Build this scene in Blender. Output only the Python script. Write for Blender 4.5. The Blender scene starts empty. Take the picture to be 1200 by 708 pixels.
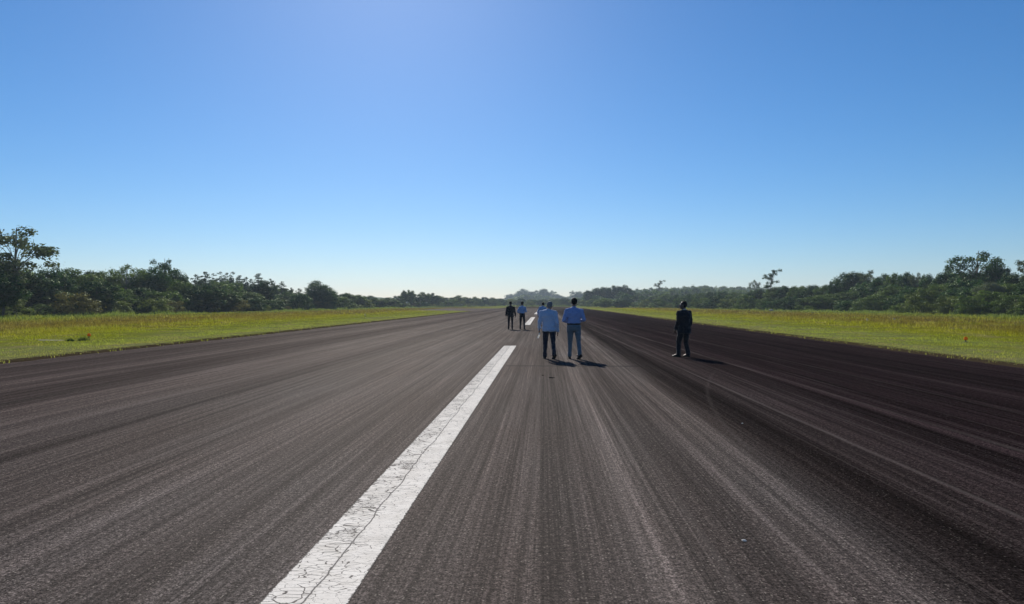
import bpy, math, random
import numpy as np
from mathutils import Vector, Matrix, noise as mnoise

R = math.radians
scene = bpy.context.scene
COL = scene.collection

# ------------------------------------------------------------------ camera
CAM_H = 1.65
YAW = R(2.5)
FPX = 867.0
HY = 355.5
cam_d = bpy.data.cameras.new('camera')
cam_d.sensor_width = 36.0
cam_d.lens = 36.0 * FPX / 1200.0
cam_d.clip_start = 0.05
cam_d.clip_end = 6000
cam_d.shift_y = (HY - 354.0) / 1200.0
cam = bpy.data.objects.new('camera', cam_d)
COL.objects.link(cam)
cam.location = (0, 0, CAM_H)
cam.rotation_euler = (R(90), 0, YAW)
scene.camera = cam

# ------------------------------------------------------------------ sky and sun
SUN_EL, SUN_AZ = 30.5, -12.0          # azimuth measured clockwise from the runway direction (+Y)
world = bpy.data.worlds.new('World')
scene.world = world
world.use_nodes = True
wn = world.node_tree.nodes
wl = world.node_tree.links
wn.clear()
sky = wn.new('ShaderNodeTexSky')
sky.sky_type = 'NISHITA'
sky.sun_disc = False
sky.sun_elevation = R(SUN_EL)
sky.sun_rotation = R(SUN_AZ)
sky.altitude = 50
sky.air_density = 1.0
sky.dust_density = 0.22
sky.ozone_density = 10.0
bg = wn.new('ShaderNodeBackground')
bg.inputs['Strength'].default_value = 0.084
wo = wn.new('ShaderNodeOutputWorld')
wb = wn.new('ShaderNodeMix')                 # camera white balance
wb.data_type = 'RGBA'
wb.blend_type = 'MULTIPLY'
wb.inputs['Factor'].default_value = 1.0
wb.inputs[7].default_value = (1.05, 0.970, 0.905, 1)
hs = wn.new('ShaderNodeHueSaturation')
hs.inputs['Saturation'].default_value = 1.10
wl.new(sky.outputs[0], hs.inputs['Color'])
wl.new(hs.outputs[0], wb.inputs[6])
wl.new(wb.outputs[2], bg.inputs['Color'])
wl.new(bg.outputs[0], wo.inputs['Surface'])

sun_d = bpy.data.lights.new('sun', 'SUN')
sun_d.energy = 5.0
sun_d.angle = R(0.53)
sun_d.color = (1.0, 0.94, 0.84)
sun = bpy.data.objects.new('sun', sun_d)
COL.objects.link(sun)
_az, _el = R(SUN_AZ), R(SUN_EL)
to_sun = Vector((math.sin(_az) * math.cos(_el), math.cos(_az) * math.cos(_el), math.sin(_el)))
sun.rotation_euler = to_sun.to_track_quat('Z', 'Y').to_euler()
sun.location = to_sun * 200

scene.view_settings.view_transform = 'Standard'
scene.view_settings.look = 'None'
scene.view_settings.gamma = 1.0
scene.view_settings.use_curve_mapping = False
scene.view_settings.exposure = 0.3
scene.render.engine = 'CYCLES'
scene.cycles.max_bounces = 6
scene.cycles.diffuse_bounces = 3
scene.cycles.glossy_bounces = 2
scene.cycles.transmission_bounces = 3
scene.cycles.volume_bounces = 0

# ------------------------------------------------------------------ helpers
FWD = Vector((-math.sin(YAW), math.cos(YAW), 0))
RGT = Vector((math.cos(YAW), math.sin(YAW), 0))


def at(px, d):
    """ground point seen at photograph column px at depth d metres"""
    return FWD * d + RGT * (d * (px - 600.0) / FPX)


def depth_of(y):
    return CAM_H * FPX / (y - HY)


def z_of(y, d):
    return CAM_H + (HY - y) / FPX * d


def tag(o, label=None, cat=None, group=None, kind=None):
    if label: o['label'] = label
    if cat: o['category'] = cat
    if group: o['group'] = group
    if kind: o['kind'] = kind
    return o


def link(name, mesh, parent=None, loc=None, rotz=0.0, scale=None):
    o = bpy.data.objects.new(name, mesh)
    COL.objects.link(o)
    if parent: o.parent = parent
    if loc is not None: o.location = loc
    if rotz: o.rotation_euler = (0, 0, rotz)
    if scale is not None: o.scale = scale
    return o


def empty(name, loc=(0, 0, 0), rotz=0.0, scale=None):
    o = link(name, None, None, loc, rotz, scale)
    o.empty_display_size = 0.3
    return o


def np_mesh(name, V, F, mats, smooth=False, tint=None, mat_idx=None):
    """V (n,3), F (m,k) with one k for all faces"""
    V = np.asarray(V, dtype=np.float32); F = np.asarray(F, dtype=np.int32)
    me = bpy.data.meshes.new(name)
    k = F.shape[1]
    me.vertices.add(len(V)); me.vertices.foreach_set('co', V.ravel())
    me.loops.add(F.size); me.loops.foreach_set('vertex_index', F.ravel())
    me.polygons.add(len(F))
    me.polygons.foreach_set('loop_start', np.arange(0, F.size, k, dtype=np.int32))
    me.polygons.foreach_set('loop_total', np.full(len(F), k, dtype=np.int32))
    if mat_idx is not None: me.polygons.foreach_set('material_index', np.asarray(mat_idx, dtype=np.int32))
    me.update(calc_edges=True)
    me.polygons.foreach_set('use_smooth', np.full(len(F), smooth, dtype=bool))
    if tint is not None:
        a = me.attributes.new('tint', 'FLOAT', 'POINT')
        a.data.foreach_set('value', np.asarray(tint, dtype=np.float32))
    for m in (mats if isinstance(mats, (list, tuple)) else [mats]):
        me.materials.append(m)
    return me


# ------------------------------------------------------------------ node helpers
class NT:
    def __init__(s, name):
        s.m = bpy.data.materials.new(name)
        s.m.use_nodes = True
        s.t = s.m.node_tree
        s.t.nodes.clear()
        s.out = s.t.nodes.new('ShaderNodeOutputMaterial')

    def n(s, typ, **kw):
        nd = s.t.nodes.new(typ)
        for k, v in kw.items(): setattr(nd, k, v)
        return nd

    def l(s, a, b): s.t.links.new(a, b)

    def val(s, sock, v):
        if hasattr(v, 'links'): s.l(v, sock)
        elif v is not None: sock.default_value = v

    def math(s, op, a, b=None, c=None, clamp=False):
        nd = s.n('ShaderNodeMath', operation=op); nd.use_clamp = clamp
        s.val(nd.inputs[0], a)
        if b is not None: s.val(nd.inputs[1], b)
        if c is not None: s.val(nd.inputs[2], c)
        return nd.outputs[0]

    def mix(s, f, a, b, blend='MIX'):
        nd = s.n('ShaderNodeMix', data_type='RGBA', blend_type=blend)
        s.val(nd.inputs['Factor'], f)
        s.val(nd.inputs['A'] if False else nd.inputs[6], a if hasattr(a, 'links') else (*a, 1) if not isinstance(a, float) else (a, a, a, 1))
        s.val(nd.inputs[7], b if hasattr(b, 'links') else (*b, 1) if not isinstance(b, float) else (b, b, b, 1))
        return nd.outputs[2]

    def noise(s, vec, scale, detail=3.0, rough=0.55, dim='3D'):
        nd = s.n('ShaderNodeTexNoise', noise_dimensions=dim)
        if vec is not None: s.l(vec, nd.inputs['Vector'])
        nd.inputs['Scale'].default_value = scale
        nd.inputs['Detail'].default_value = detail
        nd.inputs['Roughness'].default_value = rough
        return nd.outputs['Fac']

    def vmul(s, vec, xyz):
        nd = s.n('ShaderNodeVectorMath', operation='MULTIPLY')
        s.l(vec, nd.inputs[0]); nd.inputs[1].default_value = xyz
        return nd.outputs[0]

    def rng(s, v, a, b, c=0.0, d=1.0, typ='LINEAR'):
        nd = s.n('ShaderNodeMapRange', interpolation_type=typ)
        s.val(nd.inputs[0], v)
        for i, q in zip((1, 2, 3, 4), (a, b, c, d)): nd.inputs[i].default_value = q
        return nd.outputs[0]

    def ramp(s, v, stops, interp='LINEAR'):
        nd = s.n('ShaderNodeValToRGB')
        cr = nd.color_ramp; cr.interpolation = interp
        for i, (p, c) in enumerate(stops):
            e = cr.elements[i] if i < 2 else cr.elements.new(p)
            e.position = p; e.color = (c, c, c, 1) if not isinstance(c, tuple) else (*c, 1)
        s.val(nd.inputs[0], v)
        return nd.outputs[0]

    def pos(s): return s.n('ShaderNodeNewGeometry').outputs['Position']

    def sep(s, v):
        nd = s.n('ShaderNodeSeparateXYZ'); s.l(v, nd.inputs[0]); return nd.outputs

    def bsdf(s, color, rough=0.6, spec=0.5, bump=None, bump_s=0.3, bump_d=0.01, **kw):
        p = s.n('ShaderNodeBsdfPrincipled')
        s.val(p.inputs['Base Color'], color if hasattr(color, 'links') else (*color, 1))
        s.val(p.inputs['Roughness'], rough)
        s.val(p.inputs['Specular IOR Level'], spec)
        for k, v in kw.items(): s.val(p.inputs[k], v)
        if bump is not None:
            b = s.n('ShaderNodeBump')
            b.inputs['Strength'].default_value = bump_s
            b.inputs['Distance'].default_value = bump_d
            s.l(bump, b.inputs['Height']); s.l(b.outputs[0], p.inputs['Normal'])
        return p.outputs[0]

    def matte(s, color, gloss, rough=0.6, bump=None, bump_s=0.5, bump_d=0.01):
        """rough mineral surface: Oren-Nayar diffuse with a little broad gloss"""
        d = s.n('ShaderNodeBsdfDiffuse'); s.l(color, d.inputs[0]); d.inputs['Roughness'].default_value = 0.0
        g = s.n('ShaderNodeBsdfGlossy'); g.inputs['Roughness'].default_value = rough
        g.inputs['Color'].default_value = (1.0, 0.96, 0.94, 1)
        mx = s.n('ShaderNodeMixShader'); s.val(mx.inputs[0], gloss)
        s.l(d.outputs[0], mx.inputs[1]); s.l(g.outputs[0], mx.inputs[2])
        if bump is not None:
            b = s.n('ShaderNodeBump'); b.inputs['Strength'].default_value = bump_s; b.inputs['Distance'].default_value = bump_d
            s.l(bump, b.inputs['Height']); s.l(b.outputs[0], d.inputs['Normal']); s.l(b.outputs[0], g.inputs['Normal'])
        return mx.outputs[0]

    def done(s, sh):
        s.l(sh, s.out.inputs['Surface']); return s.m


# ------------------------------------------------------------------ materials
EDGE_L, EDGE_R, CL = -14.8, 12.2, -1.32      # runway edges and centreline, in world X


def mat_asphalt(name='asphalt', painted=False):
    t = NT(name)
    P = t.pos()
    wob = t.noise(t.vmul(P, (0.15, 0.02, 1)), 1.0, 2)
    wob2 = t.math('MULTIPLY', t.math('SUBTRACT', wob, 0.5), 0.5)
    X, Y, Z = t.sep(P)
    Xw = t.math('ADD', X, wob2)
    sA = t.noise(t.vmul(P, (7.0, 0.03, 1)), 1.0, 5, 0.75)
    Xw = t.math('ADD', Xw, t.math('MULTIPLY', t.math('SUBTRACT', sA, 0.5), 1.2))
    # wear across the runway: pale wheel tracks and darker sealed lanes
    prof = [(-15, .70), (-13, .50), (-11, .72), (-9.5, .48), (-8, .78), (-6.6, .76), (-6, .60), (-5.2, .80), (-4.0, .80),
            (-2.5, .82), (-0.9, .78), (-0.4, .70), (0.1, .76), (0.5, .80), (0.68, 1.15), (0.9, .80), (1.3, .66),
            (1.7, .78), (1.95, 1.12), (2.15, .60), (2.5, .30), (2.9, .22), (3.35, .32), (3.6, .36), (4.2, .30),
            (5.1, .20), (5.2, .36), (5.3, .20), (9.0, .16), (11.5, .20), (13, .36)]
    f = t.rng(Xw, -15, 13)
    base = t.ramp(f, [((p + 15) / 28.0, c * 0.6) for p, c in prof])
    s1 = t.noise(t.vmul(P, (2.2, 0.018, 1)), 1.0, 5, 0.65)
    s2 = t.noise(t.vmul(P, (11.0, 0.05, 1)), 1.0, 4, 0.7)
    s3 = t.noise(t.vmul(P, (38.0, 0.22, 1)), 1.0, 2, 0.6)
    patch = t.noise(t.vmul(P, (0.5, 0.12, 1)), 1.0, 4, 0.6)
    m = t.math('MULTIPLY', t.rng(s1, 0.32, 0.68, 0.45, 1.55), t.rng(s2, 0.32, 0.68, 0.52, 1.48))
    s4 = t.noise(t.vmul(P, (85.0, 0.35, 1)), 1.0, 2, 0.6)
    m = t.math('MULTIPLY', m, t.rng(s3, 0.3, 0.7, 0.60, 1.40))
    m = t.math('MULTIPLY', m, t.rng(s4, 0.3, 0.7, 0.85, 1.15))
    m = t.math('MULTIPLY', m, t.rng(patch, 0.3, 0.7, 0.82, 1.18))
    g1 = t.noise(P, 70.0, 3, 0.8)
    g2 = t.noise(P, 26.0, 3, 0.7)
    m = t.math('MULTIPLY', m, t.rng(g1, 0.38, 0.62, 0.05, 2.0))
    m = t.math('MULTIPLY', m, t.rng(g2, 0.38, 0.62, 0.4, 1.6))
    col = t.mix(t.rng(patch, 0.35, 0.65), (0.090, 0.069, 0.061), (0.083, 0.070, 0.065))
    red = t.rng(X, 2.2, 5.5)
    col = t.mix(red, col, (0.090, 0.058, 0.062))
    redL = t.rng(X, -5.0, -10.0)
    col = t.mix(redL, col, (0.084, 0.062, 0.056))
    v = t.math('MULTIPLY', base, m)
    v = t.math('MULTIPLY', v, 1.42)
    comb = t.n('ShaderNodeCombineXYZ')
    for i in range(3): t.l(v, comb.inputs[i])
    col = t.mix(1.0, col, comb.outputs[0], 'MULTIPLY')
    # thin pale tyre lines, a few of them, and one that curves away
    tl = t.noise(t.vmul(P, (5.5, 0.012, 0)), 1.0, 2, 0.5)
    line = t.rng(t.math('ABSOLUTE', t.math('SUBTRACT', tl, 0.56)), 0.0, 0.012, 0.30, 0.0)
    yy = t.math('SUBTRACT', Y, 6.3)
    arc = t.math('ABSOLUTE', t.math('SUBTRACT', X, t.math('ADD', 2.25, t.math('MULTIPLY', t.math('MULTIPLY', yy, yy), 0.0135))))
    arc = t.math('MULTIPLY', t.rng(arc, 0.01, 0.05, 0.13, 0.0), t.math('MULTIPLY', t.rng(Y, 6.8, 9.0), t.rng(Y, 15.0, 20.0, 1.0, 0.0)))
    best = t.math('MAXIMUM', line, arc)
    wig = t.math('MULTIPLY', t.math('SUBTRACT', t.noise(t.vmul(P, (0, 0.25, 0)), 1.0, 4, 0.6), 0.5), 0.10)
    fade = t.rng(t.noise(t.vmul(P, (3.0, 0.12, 0)), 1.0, 3, 0.6), 0.35, 0.6, 0.25, 1.0)
    for x0, k, hw, a_ in ((3.76, -0.016, 0.045, 0.50), (5.52, -0.022, 0.07, 0.45), (4.35, -0.010, 0.03, 0.25), (7.4, -0.02, 0.06, 0.28), (1.12, 0.0, 0.04, 0.22),
                          (-4.25, 0.010, 0.05, 0.30), (-6.9, 0.020, 0.08, 0.30), (-9.2, 0.020, 0.07, 0.22), (-2.7, 0.0, 0.04, 0.22)):
        dd = t.math('ABSOLUTE', t.math('SUBTRACT', t.math('SUBTRACT', X, t.math('MULTIPLY', Y, k)), t.math('ADD', wig, x0)))
        best = t.math('MAXIMUM', best, t.math('MULTIPLY', t.rng(dd, hw * 0.3, hw, a_, 0.0), fade))
    col = t.mix(best, col, (0.115, 0.098, 0.090))
    # pale aggregate chips
    vo = t.n('ShaderNodeTexVoronoi', feature='F1'); t.l(P, vo.inputs['Vector']); vo.inputs['Scale'].default_value = 42.0
    chip = t.math('MULTIPLY', t.math('LESS_THAN', vo.outputs['Distance'], 0.27),
                  t.math('GREATER_THAN', t.sep(vo.outputs['Color'])[0], 0.80))
    chipw = t.math('MULTIPLY', chip, t.rng(base, 0.2, 0.5, 0.35, 1.0))
    col = t.mix(t.math('MULTIPLY', chipw, 0.70), col, (0.32, 0.28, 0.24))
    # dark seam along the centreline and one transverse joint
    wv = t.noise(t.vmul(P, (0.0, 0.7, 0)), 1.0, 5, 0.7)
    dx = t.math('ABSOLUTE', t.math('SUBTRACT', X, t.math('ADD', CL, t.math('MULTIPLY', t.math('SUBTRACT', wv, 0.5), 0.14))))
    seam = t.rng(dx, 0.006, 0.022, 0.9, 0.0)
    wy = t.noise(t.vmul(P, (1.5, 0.0, 0)), 1.0, 4, 0.7)
    dy = t.math('ABSOLUTE', t.math('SUBTRACT', Y, t.math('ADD', 19.5, t.math('MULTIPLY', t.math('SUBTRACT', wy, 0.5), 0.12))))
    j = t.math('MULTIPLY', t.rng(dy, 0.06, 0.20, 0.9, 0.0),
               t.math('MULTIPLY', t.math('GREATER_THAN', X, -1.0), t.rng(X, 2.2, 3.2, 1.0, 0.0)))
    col = t.mix(t.math('MAXIMUM', seam, j), col, (0.018, 0.016, 0.016))
    hgt = t.math('ADD', g1, t.math('MULTIPLY', chip, 0.35))
    if not painted:
        sh = t.matte(col, t.rng(base, 0.12, 0.60, 0.0010, 0.013), 0.55, bump=hgt, bump_s=0.8, bump_d=0.010)
        return t.done(sh)
    # paint: cracked white film, the darker half to the left of the long crack
    Pw = t.n('ShaderNodeVectorMath', operation='ADD')
    nn = t.n('ShaderNodeTexNoise'); t.l(P, nn.inputs['Vector']); nn.inputs['Scale'].default_value = 9; nn.inputs['Detail'].default_value = 3
    sc = t.vmul(nn.outputs['Color'], (0.09, 0.05, 0)); t.l(P, Pw.inputs[0]); t.l(sc, Pw.inputs[1])
    vc = t.n('ShaderNodeTexVoronoi', feature='DISTANCE_TO_EDGE')
    t.l(t.vmul(Pw.outputs[0], (9.0, 20.0, 0)), vc.inputs['Vector']); vc.inputs['Scale'].default_value = 1.0
    vc2 = t.n('ShaderNodeTexVoronoi', feature='DISTANCE_TO_EDGE')
    t.l(t.vmul(Pw.outputs[0], (20.0, 48.0, 0)), vc2.inputs['Vector']); vc2.inputs['Scale'].default_value = 1.0
    left = t.rng(t.math('SUBTRACT', X, CL), -0.05, 0.06, 1.0, 0.35)
    wid = t.rng(t.noise(P, 3.0, 3), 0.35, 0.65, 0.012, 0.06)
    wid = t.math('MULTIPLY', wid, left)
    c1 = t.math('LESS_THAN', vc.outputs[0], wid)
    c2 = t.math('MULTIPLY', t.math('LESS_THAN', vc2.outputs[0], t.math('MULTIPLY', wid, 1.1)), t.math('GREATER_THAN', t.noise(P, 2.2, 2), 0.56))
    c2 = t.math('MULTIPLY', c2, left)
    main = t.rng(dx, 0.002, t.math('ADD', 0.0, 0.008) if False else 0.008, 1.0, 0.0)
    crack = t.math('MAXIMUM', t.math('MAXIMUM', c1, c2), main)
    fray = t.math('ABSOLUTE', t.math('SUBTRACT', X, CL))
    fray = t.math('ADD', fray, t.math('MULTIPLY', t.math('SUBTRACT', t.noise(P, 22, 4, 0.7), 0.5), 0.055))
    crack = t.math('MAXIMUM', crack, t.math('GREATER_THAN', fray, 0.236))
    worn = t.math('MULTIPLY', t.math('GREATER_THAN', t.noise(P, 45, 4, 0.75), 0.63), 0.7)
    crack = t.math('MAXIMUM', crack, worn)
    dirt = t.rng(t.noise(P, 5.0, 4, 0.7), 0.3, 0.7)
    pc = t.mix(dirt, (0.64, 0.60, 0.54), (0.84, 0.80, 0.74))
    pc = t.mix(t.math('MULTIPLY', t.rng(t.noise(P, 60, 2), 0.35, 0.65), 0.35), pc, (0.60, 0.56, 0.50))
    col = t.mix(t.math('MULTIPLY', crack, 0.82), pc, t.mix(0.8, col, (0.008, 0.007, 0.007)))
    hh = t.math('SUBTRACT', t.math('MULTIPLY', g1, 0.5), crack)
    return t.done(t.matte(col, 0.004, 0.5, bump=hh, bump_s=0.6, bump_d=0.005))


def grass_colour(t, P):
    """colour of the verge by distance from the runway edge, plus patches"""
    X, Y, Z = t.sep(P)
    el = t.math('SUBTRACT', EDGE_L, X)
    er = t.math('SUBTRACT', X, EDGE_R)
    e = t.math('MAXIMUM', el, er)
    n1 = t.noise(t.vmul(P, (0.16, 0.045, 0)), 1.0, 4, 0.6)
    n2 = t.noise(t.vmul(P, (1.0, 0.5, 0)), 1.0, 4, 0.65)
    e2 = t.math('ADD', e, t.math('MULTIPLY', t.math('SUBTRACT', n1, 0.5), 9.0))
    f = t.rng(e2, 0, 45)
    col = t.ramp(f, [(0.0, (0.200, 0.205, 0.075)), (0.07, (0.190, 0.215, 0.060)), (0.14, (0.170, 0.190, 0.022)),
                     (0.24, (0.185, 0.180, 0.014)), (0.32, (0.135, 0.110, 0.026)), (0.45, (0.110, 0.078, 0.026)),
                     (0.58, (0.112, 0.088, 0.026)), (0.70, (0.100, 0.108, 0.032)), (0.82, (0.105, 0.140, 0.045)), (1.0, (0.09, 0.12, 0.04))])
    n4 = t.noise(t.vmul(P, (0.7, 0.25, 0)), 1.0, 4, 0.7)
    col = t.mix(t.math('MULTIPLY', t.rng(n4, 0.50, 0.66), 0.75), col, (0.235, 0.205, 0.095))
    n3 = t.noise(t.vmul(P, (0.30, 0.10, 0)), 1.0, 3, 0.6)
    col = t.mix(t.math('MULTIPLY', t.rng(n3, 0.52, 0.66), 0.7), col, (0.185, 0.200, 0.020))
    col = t.mix(t.math('MULTIPLY', t.rng(n2, 0.55, 0.75), 0.6), col, (0.07, 0.085, 0.028))
    return col, n2


def mat_ground():
    t = NT('turf_soil')
    P = t.pos()
    col, n2 = grass_colour(t, P)
    fine = t.noise(P, 7.0, 4, 0.7)
    col = t.mix(t.rng(fine, 0.35, 0.7), t.mix(0.55, col, (0.03, 0.03, 0.015)), col)
    X, Y, Z = t.sep(P)
    e = t.math('MAXIMUM', t.math('SUBTRACT', EDGE_L, X), t.math('SUBTRACT', X, EDGE_R))
    e = t.math('ADD', e, t.math('MULTIPLY', t.math('SUBTRACT', t.noise(P, 2.5, 4, 0.7), 0.5), 0.8))
    col = t.mix(t.rng(e, 0.30, 0.62, 0.95, 0.0), col, (0.040, 0.028, 0.018))  # dark soil band, widened so its colour also paints the lip's shadow
    return t.done(t.matte(col, 0.0, 0.6, bump=fine, bump_s=0.6, bump_d=0.08))


def mat_grass():
    t = NT('grass_blades')
    P = t.pos()
    col, n2 = grass_colour(t, P)
    at_ = t.n('ShaderNodeAttribute'); at_.attribute_name = 'tint'
    k = at_.outputs['Fac']
    comb = t.n('ShaderNodeCombineXYZ')
    for i in range(3): t.l(t.rng(k, 0, 1, 0.65, 1.5), comb.inputs[i])
    col = t.mix(1.0, col, comb.outputs[0], 'MULTIPLY')
    col = t.mix(t.math('MULTIPLY', t.math('GREATER_THAN', k, 0.90), 0.4), col, (0.32, 0.29, 0.14))
    d = t.n('ShaderNodeBsdfDiffuse'); t.l(col, d.inputs[0])
    tr = t.n('ShaderNodeBsdfTranslucent'); t.l(t.mix(1.0, col, (1.5, 1.55, 0.7), 'MULTIPLY'), tr.inputs[0])
    mx = t.n('ShaderNodeMixShader'); mx.inputs[0].default_value = 0.5
    t.l(d.outputs[0], mx.inputs[1]); t.l(tr.outputs[0], mx.inputs[2])
    return t.done(mx.outputs[0])


def mat_leaf(name, a, b, trans=0.3, gloss=0.06):
    t = NT(name)
    at_ = t.n('ShaderNodeAttribute'); at_.attribute_name = 'tint'
    oi = t.n('ShaderNodeObjectInfo')
    f = t.math('ADD', t.math('MULTIPLY', at_.outputs['Fac'], 0.6), t.math('MULTIPLY', oi.outputs['Random'], 0.5), clamp=True)
    col = t.mix(f, a, b)
    d = t.n('ShaderNodeBsdfDiffuse'); t.l(col, d.inputs[0])
    tr = t.n('ShaderNodeBsdfTranslucent'); t.l(t.mix(1.0, col, (1.3, 1.45, 0.8), 'MULTIPLY'), tr.inputs[0])
    mx = t.n('ShaderNodeMixShader'); mx.inputs[0].default_value = trans
    t.l(d.outputs[0], mx.inputs[1]); t.l(tr.outputs[0], mx.inputs[2])
    g = t.n('ShaderNodeBsdfGlossy'); g.inputs['Roughness'].default_value = 0.5
    g.inputs['Color'].default_value = (0.42, 0.48, 0.36, 1)
    mg = t.n('ShaderNodeMixShader'); mg.inputs[0].default_value = gloss
    t.l(mx.outputs[0], mg.inputs[1]); t.l(g.outputs[0], mg.inputs[2])
    return t.done(mg.outputs[0])


def mat_simple(name, col, rough=0.8, spec=0.3, scale=40.0, var=0.25, bump=0.2, bd=0.003, sheen=0.0):
    t = NT(name)
    tc = t.n('ShaderNodeTexCoord').outputs['Object']
    n = t.noise(tc, scale, 4, 0.6)
    dark = tuple(c * (1 - var) for c in col); lite = tuple(min(1, c * (1 + var)) for c in col)
    c = t.mix(t.rng(n, 0.3, 0.7), dark, lite)
    kw = {'Sheen Weight': sheen} if sheen else {}
    return t.done(t.bsdf(c, rough, spec, bump=n, bump_s=bump, bump_d=bd, **kw))


def mat_cloth(name, col, trans=0.0, scale=9.0, var=0.12, sheen=0.15):
    t = NT(name)
    tc = t.n('ShaderNodeTexCoord').outputs['Object']
    fold = t.noise(t.vmul(tc, (1, 1, 1.6)), scale, 3, 0.55)
    weave = t.noise(tc, 260.0, 2, 0.5)
    dark = tuple(c * (1 - var) for c in col); lite = tuple(min(1, c * (1 + var)) for c in col)
    c = t.mix(weave, dark, lite)
    sh = t.bsdf(c, 0.85, 0.2, bump=fold, bump_s=0.55, bump_d=0.03, **{'Sheen Weight': sheen})
    if trans > 0:
        tr = t.n('ShaderNodeBsdfTranslucent'); tr.inputs[0].default_value = (*col, 1)
        mx = t.n('ShaderNodeMixShader'); mx.inputs[0].default_value = trans
        t.l(sh, mx.inputs[1]); t.l(tr.outputs[0], mx.inputs[2])
        sh = mx.outputs[0]
    return t.done(sh)


M = dict(
    asphalt=mat_asphalt(), paint=mat_asphalt('worn_white_paint', True), ground=mat_ground(), grass=mat_grass(),
    leaf_dark=mat_leaf('leaf_dark', (0.007, 0.027, 0.009), (0.050, 0.105, 0.026), 0.26),
    leaf_mid=mat_leaf('leaf_mid', (0.018, 0.046, 0.012), (0.125, 0.170, 0.040), 0.34),
    leaf_euc=mat_leaf('leaf_grey_green', (0.035, 0.055, 0.028), (0.105, 0.120, 0.065), 0.30, 0.04),
    leaf_pine=mat_leaf('leaf_needles', (0.020, 0.042, 0.024), (0.050, 0.080, 0.040), 0.18, 0.04),
    leaf_silver=mat_leaf('leaf_silver', (0.080, 0.095, 0.065), (0.150, 0.165, 0.115), 0.3, 0.04),
    leaf_bush=mat_leaf('leaf_bush', (0.035, 0.060, 0.018), (0.145, 0.160, 0.042), 0.42),
    leaf_olive=mat_leaf('leaf_olive', (0.055, 0.050, 0.020), (0.150, 0.125, 0.045), 0.38),
    leaf_reed=mat_leaf('leaf_reed', (0.090, 0.130, 0.035), (0.190, 0.220, 0.070), 0.45, 0.04),
    bark=mat_simple('bark', (0.11, 0.085, 0.065), 0.9, 0.2, 12, 0.4, 0.6, 0.02),
    bark_pale=mat_simple('bark_pale', (0.24, 0.21, 0.17), 0.85, 0.2, 8, 0.4, 0.5, 0.02),
    skin=mat_simple('skin', (0.30, 0.17, 0.115), 0.55, 0.4, 30, 0.12, 0.15, 0.002),
    skin_dark=mat_simple('skin_dark', (0.11, 0.062, 0.042), 0.5, 0.45, 30, 0.12, 0.15, 0.002),
    hair_black=mat_simple('hair_black', (0.012, 0.011, 0.010), 0.75, 0.12, 90, 0.4, 0.6, 0.004),
    hair_grey=mat_simple('hair_grey', (0.16, 0.16, 0.17), 0.8, 0.15, 90, 0.5, 0.6, 0.004),
    shirt_pale=mat_cloth('shirt_pale_blue', (0.46, 0.54, 0.70), 0.14),
    shirt_blue=mat_cloth('shirt_sky_blue', (0.27, 0.34, 0.58), 0.10),
    shirt_light=mat_cloth('shirt_light_blue', (0.30, 0.40, 0.60), 0.10),
    navy=mat_cloth('trousers_navy', (0.016, 0.020, 0.036)),
    black=mat_cloth('cloth_black', (0.012, 0.012, 0.016)),
    chino=mat_cloth('trousers_slate', (0.115, 0.150, 0.175)),
    suit=mat_cloth('suit_black', (0.010, 0.011, 0.015), 0, 7.0, 0.12, 0.1),
    leather=mat_simple('shoe_leather', (0.012, 0.010, 0.009), 0.5, 0.25, 60, 0.2, 0.1),
    leather_tan=mat_simple('shoe_leather_tan', (0.10, 0.055, 0.03), 0.3, 0.6, 60, 0.2, 0.1),
    sole=mat_simple('shoe_sole', (0.03, 0.025, 0.02), 0.8),
    white=mat_cloth('paper_white', (0.82, 0.82, 0.80), 0.5, 9, 0.03, 0.0),
    eye=mat_simple('eye_white', (0.7, 0.7, 0.68), 0.2, 0.6, 30, 0.02, 0.0),
    orange=mat_cloth('orange_plastic', (0.95, 0.33, 0.01), 0.5, 9, 0.05, 0.0),
    lens=mat_simple('lamp_glass', (0.75, 0.62, 0.30), 0.15, 0.6, 30, 0.05, 0.0),
    dark_metal=mat_simple('dark_metal', (0.03, 0.03, 0.03), 0.5, 0.5, 40, 0.3, 0.1),
    concrete=mat_simple('concrete', (0.22, 0.21, 0.19), 0.9, 0.2, 18, 0.25, 0.5, 0.01),
    rock=mat_simple('rock', (0.34, 0.31, 0.27), 0.9, 0.2, 9, 0.35, 0.6, 0.03),
    rubber=mat_simple('rubber_scrap', (0.012, 0.012, 0.012), 1.0, 0.0, 30, 0.3, 0.4, 0.01),
)

# ------------------------------------------------------------------ ground, verges, runway
def grid_mesh(name, x0, x1, y0, y1, nx, ny, zf, mats):
    xs = np.linspace(x0, x1, nx); ys = np.linspace(y0, y1, ny)
    V = np.array([(x, y, zf(x, y)) for y in ys for x in xs])
    F = [(j * nx + i, j * nx + i + 1, (j + 1) * nx + i + 1, (j + 1) * nx + i) for j in range(ny - 1) for i in range(nx - 1)]
    return np_mesh(name, V, F, mats, smooth=True)


g = link('ground', grid_mesh('ground', -800, 800, -150, 1390, 27, 23, lambda x, y: -0.06, M['ground']))
tag(g, kind='structure')

RW_END = 238.0
# runway slab with a turning pad widening on the left near its far end
def strip_mesh(name, rows, z0, z1, mat):
    """rows: (y, xl, xr); top sheet plus sides down to z0"""
    V, F = [], []
    for y, a, b in rows: V += [(a, y, z1), (b, y, z1), (a, y, z0), (b, y, z0)]
    for i in range(len(rows) - 1):
        p, q = i * 4, (i + 1) * 4
        F += [(p, p + 1, q + 1, q), (p + 2, p, q, q + 2), (p + 1, p + 3, q + 3, q + 1)]
    F += [(2, 3, 1, 0)]; q = (len(rows) - 1) * 4; F += [(q, q + 1, q + 3, q + 2)]
    return np_mesh(name, V, F, mat)


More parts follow.
